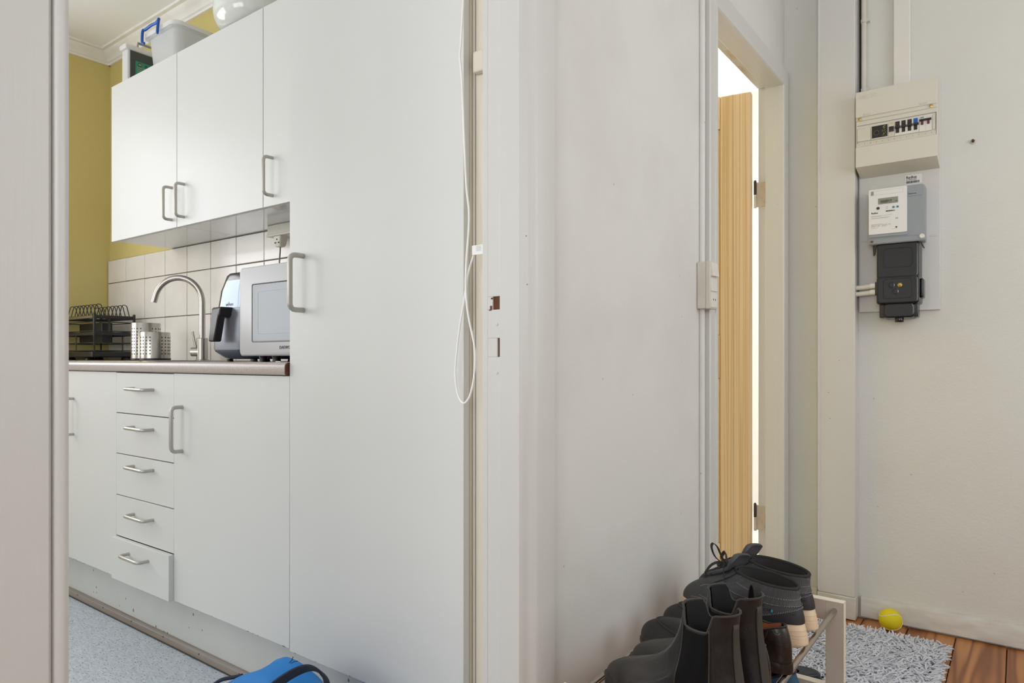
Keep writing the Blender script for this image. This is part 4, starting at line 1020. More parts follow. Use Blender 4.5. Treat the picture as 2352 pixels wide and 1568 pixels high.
MB().lathe([(.005, F1+.0003), (.0048, F1-.0012)], 18, (fm(240, 388)[0], 0, 1.4345), 'y').build('sensor', M['ink'], fp)
for u in (390, 430): MB().lathe([(.0038, F1+.0003), (.0034, F1-.0018)], 16, (fm(u, 370)[0], 0, 1.4330), 'y').build('push_button', M['teal_button'], fp)
mb = MB()
xd = fm(326, 370)[0]
for z_ in (1.4365, 1.4315): mb.box(xd-.003, xd+.003, F1-.0003, F1+.0003, z_, z_+.0007)
xq = fm(315, 420)[0]
for k in range(26):
    w_ = R.choice((.0004, .0007, .001)); mb.box(xq+k*.00105, xq+k*.00105+w_, F1-.0003, F1+.0003, 1.4200, 1.4240)
mb.build('barcode', M['ink'], fp)
text('lettering', 'Radius', M['ink'], fp, (xa+.008, F1-.0003, 1.4165), .0078, bold=True)
text('lettering', 'CE', M['ink'], fp, (fm(410, 515)[0], F1-.0003, 1.3925), .0062)
mb = MB()
for (zr, segs) in ((1.4085, ((.0, .064),)), (1.4065, ((0, .030),)), (1.4020, ((0, .058),)), (1.3998, ((0, .050),)), (1.3805, ((0, .034),)), (1.3780, ((0, .018), (.019, .030), (.032, .050), (.052, .058))), (1.3758, ((0, .014), (.019, .028), (.032, .048), (.052, .060))), (1.3736, ((0, .017), (.019, .027), (.032, .050))), (1.3714, ((0, .012), (.019, .026), (.032, .046))), (1.3672, ((0, .02),)), (1.3595, ((.062, .078),))):
    for (s0, s1) in segs:
        x_ = s0
        while x_ < s1:
            w_ = R.uniform(.0012, .0035); mb.box(xa+.008+x_, xa+.008+min(x_+w_, s1), F1-.0003, F1+.0003, zr, zr+.0008); x_ += w_+.0007
mb.build('small_print', M['ink_faint'], fp)
MB().box(fm(410, 570)[0], fm(410, 570)[0]+.0052, F1-.0003, F1+.0003, 1.3625, 1.3675).build('printed_square', M['ink'], fp)
# grey maker plate
MB().box(xb+.003, xc-.006, F1+.0025, F1+.0045, 1.463, 1.480).build('maker_plate', M['plastic_grey'], t, bevel=.0005)
text('lettering', 'kamstrup', M['ink'], t, (xb+.0045, F1+.0022, 1.4695), .0066, sx=.9)
# sticker
t = empty('sticker', (-.29, 2.688, 1.53), 'small white barcode sticker above the electricity meter', 'sticker')
c0 = atY(2079, 421, 2.687); c1 = atY(2117, 401, 2.687)
MB().box(c0.x, c1.x, 2.6872, 2.688, 1.5205, 1.5505).build('paper', M['meter_white'], t)
text('lettering', 'Radius', M['ink'], t, (c0.x+.0025, 2.6869, 1.5385), .0125, bold=True, sx=.95)
text('number', '61182451947', M['ink'], t, (c0.x+.003, 2.6869, 1.5320), .0066, sx=.85)
mb = MB(); x_ = c0.x+.003
while x_ < c1.x-.007:
    w_ = R.choice((.0005, .0009, .0014)); mb.box(x_, x_+w_, 2.6868, 2.6873, 1.5220, 1.5300); x_ += w_+R.choice((.0005, .0008))
mb.build('barcode', M['ink'], t)
# black main fuse box
t = empty('main_fuse_box', (-.33, 2.63, 1.20), 'glossy black bakelite main fuse box under the meter', 'fuse box')
F2 = 2.622
xa, xb = X_(2012, F2), X_(2112, F2)
def slab(name, x0, x1, z0, z1, yf, r=.008, ang=30, taper=.003, rnd=.006):
    cx2, cz2 = (x0+x1)/2, (z0+z1)/2
    rg = [[(x, y, z) for x, z in rrect(cx2, cz2, (x1-x0)/2+i, (z1-z0)/2+i, r)] for y, i in ((2.688, taper), (yf+rnd, taper*.3), (yf+rnd*.3, 0), (yf, -rnd*.5), (yf, -rnd))]
    return MB().loft(rg).build(name, M['black_gloss'], t, angle=ang)
slab('upper_body', xa+.002, xb-.002, 1.195, 1.314, F2)
slab('lower_body', xa+.003, xb-.001, 1.108, 1.200, F2-.009)
slab('tail', xa+.021, xb-.014, 1.061, 1.112, F2+.004, r=.012)
MB().box(xa+.008, xb-.006, F2+.014, 2.688, 1.062, 1.115).build('back_plate', M['black_gloss'], t, bevel=.003)
MB().lathe([(.012, 1.046), (.0135, 1.049), (.0135, 1.060), (.012, 1.063)], 20, ((xa+xb)/2+.003, F2+.022, 0)).build('cable_gland', M['black_gloss'], t)
for (z0_, z1_, yy) in ((1.232, 1.296, F2), (1.126, 1.192, F2-.009)):
    cxm = (xa+xb)/2
    rg = [[(x, yy+dy, z) for x, z in rrect(cxm, (z0_+z1_)/2, .042+i, (z1_-z0_)/2+i, .010)] for dy, i in ((.0005, .0016), (-.0022, .001), (-.0022, -.001), (.0005, -.0016))]
    MB().loft(rg, False, False).build('raised_outline', M['black_gloss'], t, angle=60)
for (u, v) in ((372, 1120), (410, 1182)):
    p = atY(1960+u/4.24, 390+v/4.24, F2-.009)
    MB().lathe([(.0095, F2-.0085), (.0095, F2-.0115), (.0075, F2-.0118), (.0072, F2-.0095)], 20, (p.x, 0, p.z), 'y').build('knockout_ring', M['black_gloss'], t)
p = atY(1960+452/4.24, 390+1120/4.24, F2-.012)
MB().lathe([(.0075, F2-.009), (.0075, F2-.013), (.004, F2-.014), (.004, F2-.018), (.002, F2-.019)], 6, (p.x, 0, p.z), 'y').build('brass_bolt', M['brass'], t, label='brass hexagon bolt')
MB().box(xb-.001, xb+.010, F2+.012, 2.688, 1.126, 1.190).build('side_lug', M['black_gloss'], t, bevel=.005, seg=3)
MB().box(xa-.005, xa+.004, F2+.008, 2.688, 1.140, 1.186).build('inlet', M['black_gloss'], t, bevel=.003)
MB().prism([(xa-.012, 1.312), (xa+.001, 1.312), (xa-.004, 1.280), (xa-.010, 1.276)], F2+.01, F2+.016, 'y').build('tab', M['black'], t)
MB().prism([(xb-.001, 1.310), (xb+.006, 1.308), (xb+.014, 1.288), (xb+.009, 1.290)], F2+.01, F2+.016, 'y').build('tab', M['black'], t)
for z_, l_ in ((1.1755, 0), (1.1535, 0)):
    tt = empty('supply_cable', (-.44, 2.66, z_), ('upper' if z_ > 1.16 else 'lower')+' of two thick white cables entering the black fuse box', 'cable', 'white cables into the black fuse box')
    MB().tube([(-.4637, 2.662, z_-.004), (-.44, 2.660, z_-.003), (xa-.004, 2.655, z_)], .0082, 14).build('sheath', M['plastic_white'], tt)
    MB().tube([(xa-.022, 2.6565, z_), (xa-.003, 2.655, z_)], .0092, 14).build('sleeve', M['cord_white'], tt)
# wall bolt
c = atY(2235, 325, YE)
t = empty('wall_bolt', (c.x, YE, c.z), 'small dark screw stub in the bare wall right of the fuse box', 'screw')
MB().lathe([(.009, YE), (.009, YE-.002), (.0055, YE-.004)], 12, (c.x, 0, c.z), 'y').build('washer', M['hinge'], t)
MB().lathe([(.0048, YE-.002), (.0045, YE-.016), (.003, YE-.018)], 6, (c.x, 0, c.z), 'y').build('stub', M['hinge_dark'], t)

# ------------------------------------------------------------------ rug
rug = empty('shag_rug', (-.43, 2.08, 0), 'grey shaggy chenille rug on the wooden hall floor', 'rug')
gx0, gx1, gy0, gy1 = -.672, -.190, 1.62, 2.535
MB().box(gx0, gx1, gy0, gy1, .001, .010).build('backing', M['rug_base'], rug, bevel=.003)
rng = np.random.default_rng(5)
sp = .0070
GX, GY = np.meshgrid(np.arange(gx0+.004, gx1, sp), np.arange(gy0+.004, gy1, sp))
P = np.stack([GX.ravel(), GY.ravel()], 1); P += rng.uniform(-.003, .003, P.shape); N = len(P)
ang = rng.uniform(0, 2*PI, N); flow = -.5+1.6*np.sin(P[:, 0]*9+P[:, 1]*5)
ang = np.where(rng.random(N) < .45, flow*1.2+rng.normal(0, .7, N)-1.2, ang)
ex = np.minimum(P[:, 0]-gx0, gx1-P[:, 0]); ey = np.minimum(P[:, 1]-gy0, gy1-P[:, 1])
ang = np.where(ex < .02, np.where(P[:, 0] > (gx0+gx1)/2, 0, PI)+rng.normal(0, .5, N), ang)
ang = np.where((ey < .02) & (ey < ex), np.where(P[:, 1] > (gy0+gy1)/2, PI/2, -PI/2)+rng.normal(0, .5, N), ang)
Ln = rng.uniform(.020, .032, N); lean = rng.uniform(.35, 1.15, N); rad = rng.uniform(.0021, .0032, N)
seg, rows_n = 6, 5
V = []; 
ts = np.linspace(0, 1, rows_n)
dirx, diry = np.cos(ang), np.sin(ang)
tw = rng.uniform(-1, 1, N)
for ti, tv in enumerate(ts):
    th = lean*(.5+tv*1.0)                       # bends over
    cx2 = P[:, 0]+(dirx*Ln*tv*np.sin(th)) + (-diry)*tw*.004*tv**2
    cy2 = P[:, 1]+(diry*Ln*tv*np.sin(th)) + dirx*tw*.004*tv**2
    cz2 = .009+Ln*tv*np.cos(np.minimum(th, 1.25))*.85 + .002
    rr_ = rad*(1.0 if 0 < ti < rows_n-1 else .62)
    for k in range(seg):
        q = 2*PI*k/seg
        ux, uy = -diry, dirx
        vx, vy, vz = dirx*np.cos(th), diry*np.cos(th), -np.sin(th)
        V.append(np.stack([cx2+rr_*(ux*np.cos(q)+vx*np.sin(q)), cy2+rr_*(uy*np.cos(q)+vy*np.sin(q)), cz2+rr_*vz*np.sin(q)], 1))
V = np.stack(V, 1).reshape(-1, 3) - np.array([-.43, 2.08, 0])
per = seg*rows_n; fs = []
for ti in range(rows_n-1):
    for k in range(seg): fs.append((ti*seg+k, ti*seg+(k+1) % seg, (ti+1)*seg+(k+1) % seg, (ti+1)*seg+k))
fs = np.array(fs); allq = (fs[None]+(np.arange(N)*per)[:, None, None]).reshape(-1, 4)
me = bpy.data.meshes.new('pile')
cap = (np.arange(seg)+(rows_n-1)*seg)[None]+(np.arange(N)*per)[:, None]
me.from_pydata(V.tolist(), [], allq.tolist()+cap.tolist())
me.polygons.foreach_set('use_smooth', [True]*len(me.polygons)); me.materials.append(M['rug'])
o = bpy.data.objects.new('pile', me); C.objects.link(o); o.parent = rug; o['kind'] = 'stuff'

# ball
t = empty('tennis_ball', (-.353, 2.628, .0365), 'yellow tennis ball between the rug and the baseboard', 'ball')
bm = bmesh.new(); bmesh.ops.create_uvsphere(bm, u_segments=40, v_segments=24, radius=.0365); me = bpy.data.meshes.new('felt'); bm.to_mesh(me); bm.free()
me.polygons.foreach_set('use_smooth', [True]*len(me.polygons)); me.materials.append(M['ball'])
o = bpy.data.objects.new('felt', me); C.objects.link(o); o.parent = t
pts = []
for k in range(80):
    a = 2*PI*k/80; A, B_ = .75, .25
    v = Vector((A*math.sin(a)+B_*math.sin(3*a), A*math.cos(a)-B_*math.cos(3*a), 2*math.sqrt(A*B_)*math.cos(2*a))).normalized()*.0366
    v.rotate(Matrix.Rotation(math.radians(80), 3, 'Y')); v.rotate(Matrix.Rotation(.5, 3, 'Z')); pts.append(v)
MB().tube(pts, .0011, 6, closed=True).build('seam', M['meter_white'], t, local=True)

# ------------------------------------------------------------------ shoe rack
YR = 1.800
t = empty('shoe_rack', (-.505, 1.42, 0), 'low cream shoe rack with steel rails against the wall', 'shoe rack')
def end_frame(y):
    f = MB().box(-.382, -.342, y, y+.022, .014, .330).build('post', M['rack_paint'], t, bevel=.0012)
    MB().box(-.667, -.627, y, y+.022, .014, .330).build('post', M['rack_paint'], t, bevel=.0012)
    MB().box(-.627, -.382, y, y+.022, .282, .330).build('top_rail', M['rack_paint'], t, bevel=.0012)
    MB().box(-.627, -.382, y, y+.022, .076, .122).build('lower_rail', M['rack_paint'], t, bevel=.0012)
    MB().box(-.667, -.342, y-.0004, y+.0222, .3300, .3312).build('edge_band', M['rack_edge'], t)
    MB().box(-.3418, -.3408, y-.0004, y+.0222, .014, .3312).build('edge_band', M['rack_edge'], t)
    MB().box(-.627, -.382, y-.0004, y+.0222, .1220, .1232).build('edge_band', M['rack_edge'], t)
end_frame(YR); end_frame(1.035)
for (x, z) in ((-.362, .309), (-.645, .309), (-.362, .10), (-.645, .10)):
    MB().tube([(x, 1.037, z), (x, YR+.004, z)], .0065, 14).build('steel_rail', M['chrome'], t)
MB().tube([(-.622, 1.037, .296), (-.622, YR+.004, .296)], .005, 12).build('steel_rail', M['chrome'], t)

# ------------------------------------------------------------------ footwear
def lerp(a, b_, t_): return a+(b_-a)*t_
def interp(tab, s):
    for (s0, v0), (s1, v1) in zip(tab[:-1], tab[1:]):
        if s <= s1:
            u = (s-s0)/(s1-s0); u = u*u*(3-2*u); return v0+(v1-v0)*u
    return tab[-1][1]
class Shoe:
    def __init__(s, L, W, wtab, solez, collar, zc, h1, p2f, p2z, toe_pow=.72, asym=.006, blunt=.004):
        s.blunt = blunt
        s.L, s.W, s.wtab, s.solez, s.collar, s.zc, s.h1, s.p2f, s.p2z, s.tp, s.asym = L, W, wtab, solez, collar, zc, h1, p2f, p2z, toe_pow, asym
    def outline(s, phi, k=1.0):
        u = (1-math.cos(phi))/2; sn = math.sin(phi)
        yy = math.copysign(abs(sn)**s.tp, sn)*s.W*interp(s.wtab, u)
        x = s.L*u; x = s.L/2+(x-s.L/2)*k
        return x, yy*k + s.asym*math.sin(PI*u)*(1 if u > .5 else .4), u
    def phi_at_x(s, t_, x):
        lo, hi = .05, PI-.05
        for _ in range(18):
            m_ = (lo+hi)/2
            if s.P(m_, t_).x < x: lo = m_
            else: hi = m_
        return (lo+hi)/2
    def P(s, phi, t_, off=0.0):
        if off:
            e = 1e-3
            a = s.P(phi, t_); b_ = s.P(phi+e, t_); tt = t_+e if t_ < .99 else t_-e; c = s.P(phi, tt)
            n = (b_-a).cross(c-a)
            if tt < t_: n = -n
            if n.length < 1e-12: return a
            n.normalize(); ctr = Vector((s.collar[0], 0, a.z)); 
            if n.dot(a-Vector((a.x*.7+s.collar[0]*.3, 0, .0))) < 0: n = -n
            return a+n*off
        x, y, u = s.outline(phi); z0 = interp(s.solez, u)
        cx2, a_, b2 = s.collar
        cxp = cx2-a_*math.cos(phi); cyp = b2*math.sin(phi); cz = s.zc(phi, u)
        P0 = Vector((x, y, z0)); P3 = Vector((cxp, cyp, cz))
        P1 = P0+Vector((s.blunt*u**4, y*.03, interp(s.h1, u)))
        P2 = P3+Vector((interp(s.p2f, u), (y-cyp)*.12, -interp(s.p2z, u)))
        q = 1-t_
        return P0*q**3+P1*3*q*q*t_+P2*3*q*t_*t_+P3*t_**3
    def upper(s, parent, m, nphi=120, nt=22, name='upper', t0=-.0):
        rings = [[s.P(2*PI*k/nphi, j/nt) for k in range(nphi)] for j in range(nt+1)]
        # roll the edge inwards and line it
        top = rings[-1]; c = Vector((s.collar[0], 0, 0))
        rin = [Vector((lerp(p.x, c.x, .05), p.y*.92, p.z-.002)) for p in top]
        return MB().loft(rings+[rin], True, False).build(name, m, parent, local=True, angle=75)
    def liner(s, parent, m, mi=None, depth=.03, nphi=48):
        top = [s.P(2*PI*k/nphi, 1.0) for k in range(nphi)]; cx2 = s.collar[0]
        rings = []
        for (f, sc) in ((0, .90), (.3, .86), (.7, .80), (1, .72)):
            rings.append([Vector((lerp(p.x, cx2, 1-sc)+(.0 if f == 0 else 0), p.y*sc, lerp(p.z-.001, depth, f))) for p in top])
        o = MB().loft(rings, False, True).build('lining', m, parent, local=True)
        if mi:
            MB().loft([[Vector((lerp(p.x, cx2, .10), p.y*.88, depth+.0015)) for p in top], [Vector((lerp(p.x, cx2, .5), p.y*.5, depth+.004)) for p in top]], True, True).build('insole', mi, parent, local=True)
        return o
    def patch(s, parent, m, name, phif, t0, t1, off=.0012, nu=16, nv=16, th=.001):
        """phif(v)->(phi0,phi1)"""
        rings = []
        for j in range(nv+1):
            v = j/nv; a, b_ = phif(v); tv = [(t0(k/nu) if callable(t0) else t0) for k in range(nu+1)]
            tw_ = [(t1(k/nu) if callable(t1) else t1) for k in range(nu+1)]
            rings.append([s.P(lerp(a, b_, k/nu), lerp(tv[k], tw_[k], v), off) for k in range(nu+1)])
        inner = [[s.P(lerp(*phif(j/nv), k/nu), lerp((t0(k/nu) if callable(t0) else t0), (t1(k/nu) if callable(t1) else t1), j/nv), -.001) for k in range(nu+1)] for j in (0, nv)]
        mb = MB(); mb.loft(rings, False, False, closed=False)
        # side skirts so the patch has thickness
        def skirt(line):
            low = [p+(Vector((s.L*.4, 0, p.z))-p).normalized()*.002 for p in line]; mb.loft([line, low], False, False, closed=False)
        skirt(rings[0]); skirt(rings[-1]); skirt([r[0] for r in rings]); skirt([r[-1] for r in rings])
        return mb.build(name, m, parent, local=True, angle=60)
    def line(s, parent, m, name, f, n=30, r=.0012, off=.0008, seg=6):
        return MB().tube([s.P(*f(k/n), off) for k in range(n+1)], r, seg).build(name, m, parent, local=True)
    def stitches(s, parent, m, fl, off=.0014, r=.00045, dash=.0014, gap=.0016, name='stitching'):
        mb = MB()
        for f in fl:
            pts = [s.P(*f(k/200), off) for k in range(201)]
            acc = 0; cur = []; on = True
            for a, b_ in zip(pts[:-1], pts[1:]):
                if on: cur.append(a)
                acc += (b_-a).length
                if on and acc > dash:
                    cur.append(b_)
                    if len(cur) > 1: mb.tube([cur[0], cur[-1]], r, 4)
                    cur = []; on = False; acc = 0
                elif not on and acc > gap: on = True; acc = 0
        return mb.build(name, m, parent, local=True, kind='stuff')
    def sole(s, parent, m, prof, nphi=64, rock=0.0, name='sole', ztop=None):
        """prof: list of (scale, fraction of the height) ; height at u is solez"""
        rings = []
        for (k, f, extra) in prof:
            rg = []
            for i in range(nphi):
                x, y, u = s.outline(2*PI*i/nphi, k); z = interp(s.solez, u)*f+extra+rock*max(0.0, 1-u/.14)**2*(1-min(1, f*1.6))
                rg.append(Vector((x, y, z)))
            rings.append(rg)
        return MB().loft(rings).build(name, m, parent, local=True, angle=50)
    def text(s, parent, m, txt, size, phi_c, t_c, ku, kt, name='lettering', off=.0016, flip=1):
        me = text_mesh(txt, size, .0001, align='CENTER')
        for v in me.vertices:
            p = s.P(phi_c-flip*v.co.x*ku, t_c+v.co.y*kt, off+v.co.z); v.co = p
        me.materials.clear(); me.materials.append(m)
        o = bpy.data.objects.new(name, me); C.objects.link(o); o.parent = parent; return o

def place_dir(heel, toe): return math.atan2(toe[1]-heel[1], toe[0]-heel[0])
ZR = .3165
# --- chelsea boots
BCX, BA = .064, .049
def boot_model():
    return Shoe(.292, .0455, [(0, .72), (.22, .76), (.45, .74), (.72, 1.05), (1, 1.0)],
                [(0, .026), (.3, .024), (.5, .018), (1, .016)], (.064, .049, .037),
                lambda ph, u: .200 - .028*max(0.0, min(1.0, (.46-abs(min(ph % (2*PI), 2*PI-ph % (2*PI))-1.66)-.0)/.12)) if False else .200 - .028*(lambda q: q*q*(3-2*q))(max(0.0, min(1.0, (.74-abs(min(ph % (2*PI), 2*PI-ph % (2*PI))-1.68))/.26))) + .004*(1 if u < .5 else 0)*abs(math.cos(ph)),
                [(0, .05), (.5, .045), (.8, .050), (1, .058)], [(0, .010), (.5, -.002), (1, .010)], [(0, .06), (.5, .10), (.8, .135), (1, .155)], toe_pow=.62, blunt=.010)
def make_boot(name, heel, toe, label, tabbed):
    t = empty(name, (heel[0], heel[1], ZR), label, 'boot', 'black chelsea boots on the rack', place_dir(heel, toe))
    s = boot_model()
    s.upper(t, M['boot']); s.liner(t, M['lining'], depth=.10)
    s.sole(t, M['boot_sole'], [(1.0, 0, 0), (1.035, 0, .002), (1.035, .92, 0), (1.02, 1.05, 0), (.97, 1.1, 0)])
    s.sole(t, M['piping'], [(1.03, .98, 0), (1.045, .98, .001), (1.045, 1.0, .0035), (1.02, 1.0, .004)], name='welt')
    for sg in (1, -1):
        def pf(v, sg=sg):
            tt = lerp(.26, .985, v)
            a, b_ = s.phi_at_x(tt, .046-.004*v), s.phi_at_x(tt, .112-.016*v)
            return (a, b_) if sg > 0 else (2*PI-a, 2*PI-b_)
        s.patch(t, M['elastic'], 'elastic_gusset', pf, .26, .985, off=.0012)
        for e in (0, 1):
            s.line(t, M['piping'], 'gusset_edge', lambda k, e=e, pf=pf: (pf(k)[e], lerp(.26, .985, k)), r=.0014, off=.001)
        s.line(t, M['piping'], 'gusset_edge', lambda k, pf=pf: (lerp(*pf(0), k), .26), r=.0014, off=.001)
        s.stitches(t, M['piping'], [lambda k, pf=pf, sg=sg: (pf(k)[0]-.11*sg, lerp(.26, .97, k)), lambda k, pf=pf, sg=sg: (pf(k)[1]+.11*sg, lerp(.26, .97, k))], r=.0004)
    # collar binding and back seam strip
    s.line(t, M['piping'], 'collar_binding', lambda k: (2*PI*k, 1.0), n=70, r=.0020, off=0)
    s.patch(t, M['piping'], 'back_strip', lambda v: (-.16, .16), .03, .995, off=.0024, nu=6, nv=30)
    if tabbed:
        a = s.P(0, .97); mb = MB(); pts = []
        for k in range(9):
            q = PI*k/8; pts.append(Vector((a.x+.004+.010*math.sin(q)*0+.006*(1-math.cos(q)), 0, a.z-.004+.030*math.sin(q))))
        mb.ribbon(pts, (0, 1, 0), .018, .0022).build('pull_tab', M['lining'], t, local=True)
    return t
make_boot('chelsea_boot', (-.340, 1.060), (-.617, 1.150), 'black chelsea boot nearest the camera, at the front end of the rack', False)
make_boot('chelsea_boot', (-.335, 1.162), (-.614, 1.248), 'black chelsea boot behind the nearest one, pull tab standing up', True)

# --- loafers
def loafer_model():
    return Shoe(.312, .047, [(0, .72), (.22, .74), (.45, .76), (.72, 1.03), (1, .78)],
                [(0, .020), (.3, .018), (.5, .010), (1, .010)], (.098, .086, .0345),
                lambda ph, u: interp([(0, .088), (.35, .070), (.7, .066), (1, .076)], u),
                [(0, .035), (.5, .035), (.85, .048), (1, .050)], [(0, -.010), (.5, -.004), (1, .045)], [(0, .02), (.5, .02), (1, .004)], toe_pow=.8)
def make_loafer(heel, toe, label):
    t = empty('loafer', (heel[0], heel[1], ZR), label, 'shoe', 'dark loafers on the rack', place_dir(heel, toe))
    s = loafer_model(); s.upper(t, M['loafer']); s.liner(t, M['tan_lining'], M['tan_lining'], depth=.030)
    s.sole(t, M['brown_sole'], [(1.0, 0, 0), (1.02, 0, .001), (1.025, .5, 0), (1.02, 1.0, 0), (.98, 1.1, 0)])
    s.patch(t, M['croc'], 'heel_quarter', lambda v: (-1.62, 1.62), .04, .97, off=.0012, nu=40, nv=14)
    for sg in (-1, 1): s.line(t, M['brown_sole'], 'quarter_seam', lambda k, sg=sg: (sg*lerp(.75, .95, (1-k)), lerp(.06, .95, k)), r=.0013, off=.0018)
    s.line(t, M['croc'], 'collar_binding', lambda k: (2*PI*k, .985), n=70, r=.0028, off=0)
    s.line(t, M['loafer'], 'apron_seam', lambda k: (PI+lerp(-1.45, 1.45, k), .50+.46*abs(2*k-1)**2.6), n=48, r=.0021, off=.0008, seg=8)
    s.patch(t, M['loafer'], 'apron', lambda v: (PI-1.0, PI+1.0), lambda u: .52+.40*abs(2*u-1)**2.6, .985, off=.0010, nu=24, nv=12)
    return t
make_loafer((-.358, 1.246), (-.649, 1.350), 'dark loafer behind the boots, with croc-pattern heel, nearer of the pair')
make_loafer((-.353, 1.368), (-.644, 1.458), 'dark loafer with croc-pattern heel beside the grey sneakers, farther of the pair')

# --- high-top sneakers
def sneaker_model():
    return Shoe(.300, .0445, [(0, .80), (.22, .82), (.45, .84), (.72, 1.03), (1, .88)],
                [(0, .047), (.25, .042), (.6, .034), (1, .030)], (.083, .073, .040),
                lambda ph, u: .121+.010*u,
                [(0, .030), (.5, .032), (.85, .040), (1, .046)], [(0, .008), (.5, .004), (1, .040)], [(0, .030), (.5, .035), (1, .030)])
def make_sneaker(heel, toe, label, bow_):
    t = empty('high_top_sneaker', (heel[0], heel[1], ZR), label, 'shoe', 'charcoal high-top sneakers on the rack', place_dir(heel, toe))
    s = sneaker_model(); s.upper(t, M['sneaker']); s.liner(t, M['collar_lining'], depth=.07)
    so = s.sole(t, M['foam'], [(1.05, 0, 0), (1.075, 0, .003), (1.075, .2, 0), (1.045, .7, 0), (1.015, 1.05, 0), (.96, 1.15, 0)], rock=.006)
    mb = MB()
    for j, (f, k_) in enumerate(((.34, 1.067), (.45, 1.060), (.56, 1.054), (.74, 1.041))):
        pts = []
        for i in range(64):
            x, y, u = s.outline(2*PI*i/64, k_); pts.append(Vector((x, y, interp(s.solez, u)*(f+.05*math.sin(6*u+j*.5)))))
        mb.tube(pts, .0006, 5, closed=True)
    mb.build('sole_ridge', M['foam'], so, local=True)
    # padded perforated collar quarter and heel counter
    def q1(v): return (-2.15, 2.15)
    s.patch(t, M['perforated'], 'padded_collar', q1, lambda u: .50+.12*abs(2*u-1)**2, .985, off=.0035, nu=60, nv=14)
    s.line(t, M['collar_lining'], 'collar_binding', lambda k: (2*PI*k, 1.0), n=80, r=.0036, off=0, seg=10)
    s.patch(t, M['counter'], 'heel_counter', lambda v: (-1.35+.75*v**1.0*0, 1.35), lambda u: .03, lambda u: .46-.42*abs(2*u-1)**1.7, off=.0030, nu=48, nv=10)
    mkc = lambda o_: (lambda k: (lerp(-1.34, 1.34, k), .46+o_-.42*abs(2*k-1)**1.7))
    s.stitches(t, M['stitch'], [mkc(-.03), mkc(.0), lambda k: (lerp(-2.1, 2.1, k), .50+.12*abs(2*k-1)**2+.012), lambda k: (lerp(-2.0, 2.0, k), .72+.10*abs(2*k-1)**2)], off=.0050, r=.00036)
    s.stitches(t, M['stitch'], [lambda k: (lerp(1.25, 2.4, k), .12+.10*math.sin(PI*k)), lambda k: (2.1+.35*math.cos(PI*k*1.6), .40+.17*math.sin(PI*k*1.6))], off=.0014, r=.00045)
    # lettering on the outer side
    s.text(t, M['lining'], 'WATERPROOF', .0105, 1.32, .300, 13, 10, off=.0018)
    s.text(t, M['lining'], 'SKECH-TEX', .0075, 1.34, .42, 15.5, 8.5, off=.0016)
    s.text(t, M['lining'], 'SK', .009, .35, .26, 22, 9, off=.0034, name='heel_lettering')
    p = s.P(.86, .335, .0032)
    MB().tube([p+Vector((0, .0, .004)), p+Vector((0, .0006, .0015)), p, p-Vector((0, 0, .003))], [.0003, .0016, .0027, .0018], 10).build('water_drop', M['teal_button'], t, local=True, label='light blue water drop mark')
    # eyelet facing, tongue
    for sg in (-1, 1): s.patch(t, M['sneaker'], 'eyestay', lambda v, sg=sg: (PI-sg*.28, PI-sg*.80), .52, .97, off=.0030, nu=8, nv=16)
    base_ = [s.P(PI, q, .004) for q in (.50, .62, .74, .86, .96)]
    last = base_[-1]; pts = base_+[last+Vector((-.001, 0, .009)), last+Vector((-.004, 0, .018)), last+Vector((-.007, 0, .025)), last+Vector((-.010, 0, .030))]
    hw = [.014, .017, .022, .028, .033, .036, .037, .034, .022]; rg = []
    for i_, p_ in enumerate(pts):
        tn = (pts[min(i_+1, len(pts)-1)]-pts[max(i_-1, 0)]).normalized(); nn = tn.cross(Vector((0, 1, 0))).normalized()
        cv = .30*max(0, i_-2)/6; half = []
        for q in range(13):
            f_ = -1+2*q/12; half.append((f_*hw[i_], -abs(f_)**2.2*hw[i_]*cv*1.6, .0055*(1-.35*f_**4)))
        rg.append([p_+Vector((dx_, y_, 0))+nn*th_ for (y_, dx_, th_) in half]+[p_+Vector((dx_, y_, 0))-nn*th_ for (y_, dx_, th_) in reversed(half)])
    tg = MB().loft(rg).build('tongue', M['sneaker'], t, local=True, sub=1)
    d_ = last+Vector((.006, 0, 0))
    me2 = text_mesh('HERS', .009, .0002, align='CENTER')
    for v in me2.vertices:
        x_, y_, z_ = v.co; v.co = Vector((last.x+.0035-.55*y_, -x_, last.z+.006+y_*.9))+Vector((.003, 0, .003))
    me2.materials.clear(); me2.materials.append(M['stitch']); oo = bpy.data.objects.new('tongue_lettering', me2); C.objects.link(oo); oo.parent = t
    # laces: bars, then a bow
    for i in range(5):
        q = .55+.085*i
        a = s.P(PI-.42, q, .006); b_ = s.P(PI+.42, min(q+.05, .98), .006); mid = (a+b_)/2+Vector((.004, 0, .009))
        MB().ribbon([a, lerp(a, mid, .6)+Vector((0, 0, .003)), mid, lerp(b_, mid, .6)+Vector((0, 0, .003)), b_], (.6, 0, .6), .0055, .002).build('lace', M['lace'], t, local=True)
    k0 = s.P(PI, .86, .014)
    if bow_:
        loops = [[(0, 0, 0), (.006, .012, .020), (.010, .022, .042), (.016, .030, .050), (.020, .030, .040), (.016, .022, .018), (.004, .008, .002)],
                 [(0, 0, 0), (.010, -.014, .006), (.024, -.030, .016), (.034, -.036, .012), (.034, -.028, .002), (.020, -.016, -.004), (.002, -.004, 0)]]
        for lp in loops: MB().ribbon(smooth_path([k0+Vector(p) for p in lp], 4), (.5, .2, .8) if lp is loops[1] else (.8, -.3, .1), .0085, .0018).build('lace_loop', M['lace'], t, local=True)
        ends = [[(0, 0, 0), (.010, .018, .006), (.022, .030, -.002), (.034, .036, -.022)], [(0, 0, 0), (-.006, .020, .004), (-.016, .034, -.014), (-.022, .040, -.030)]]
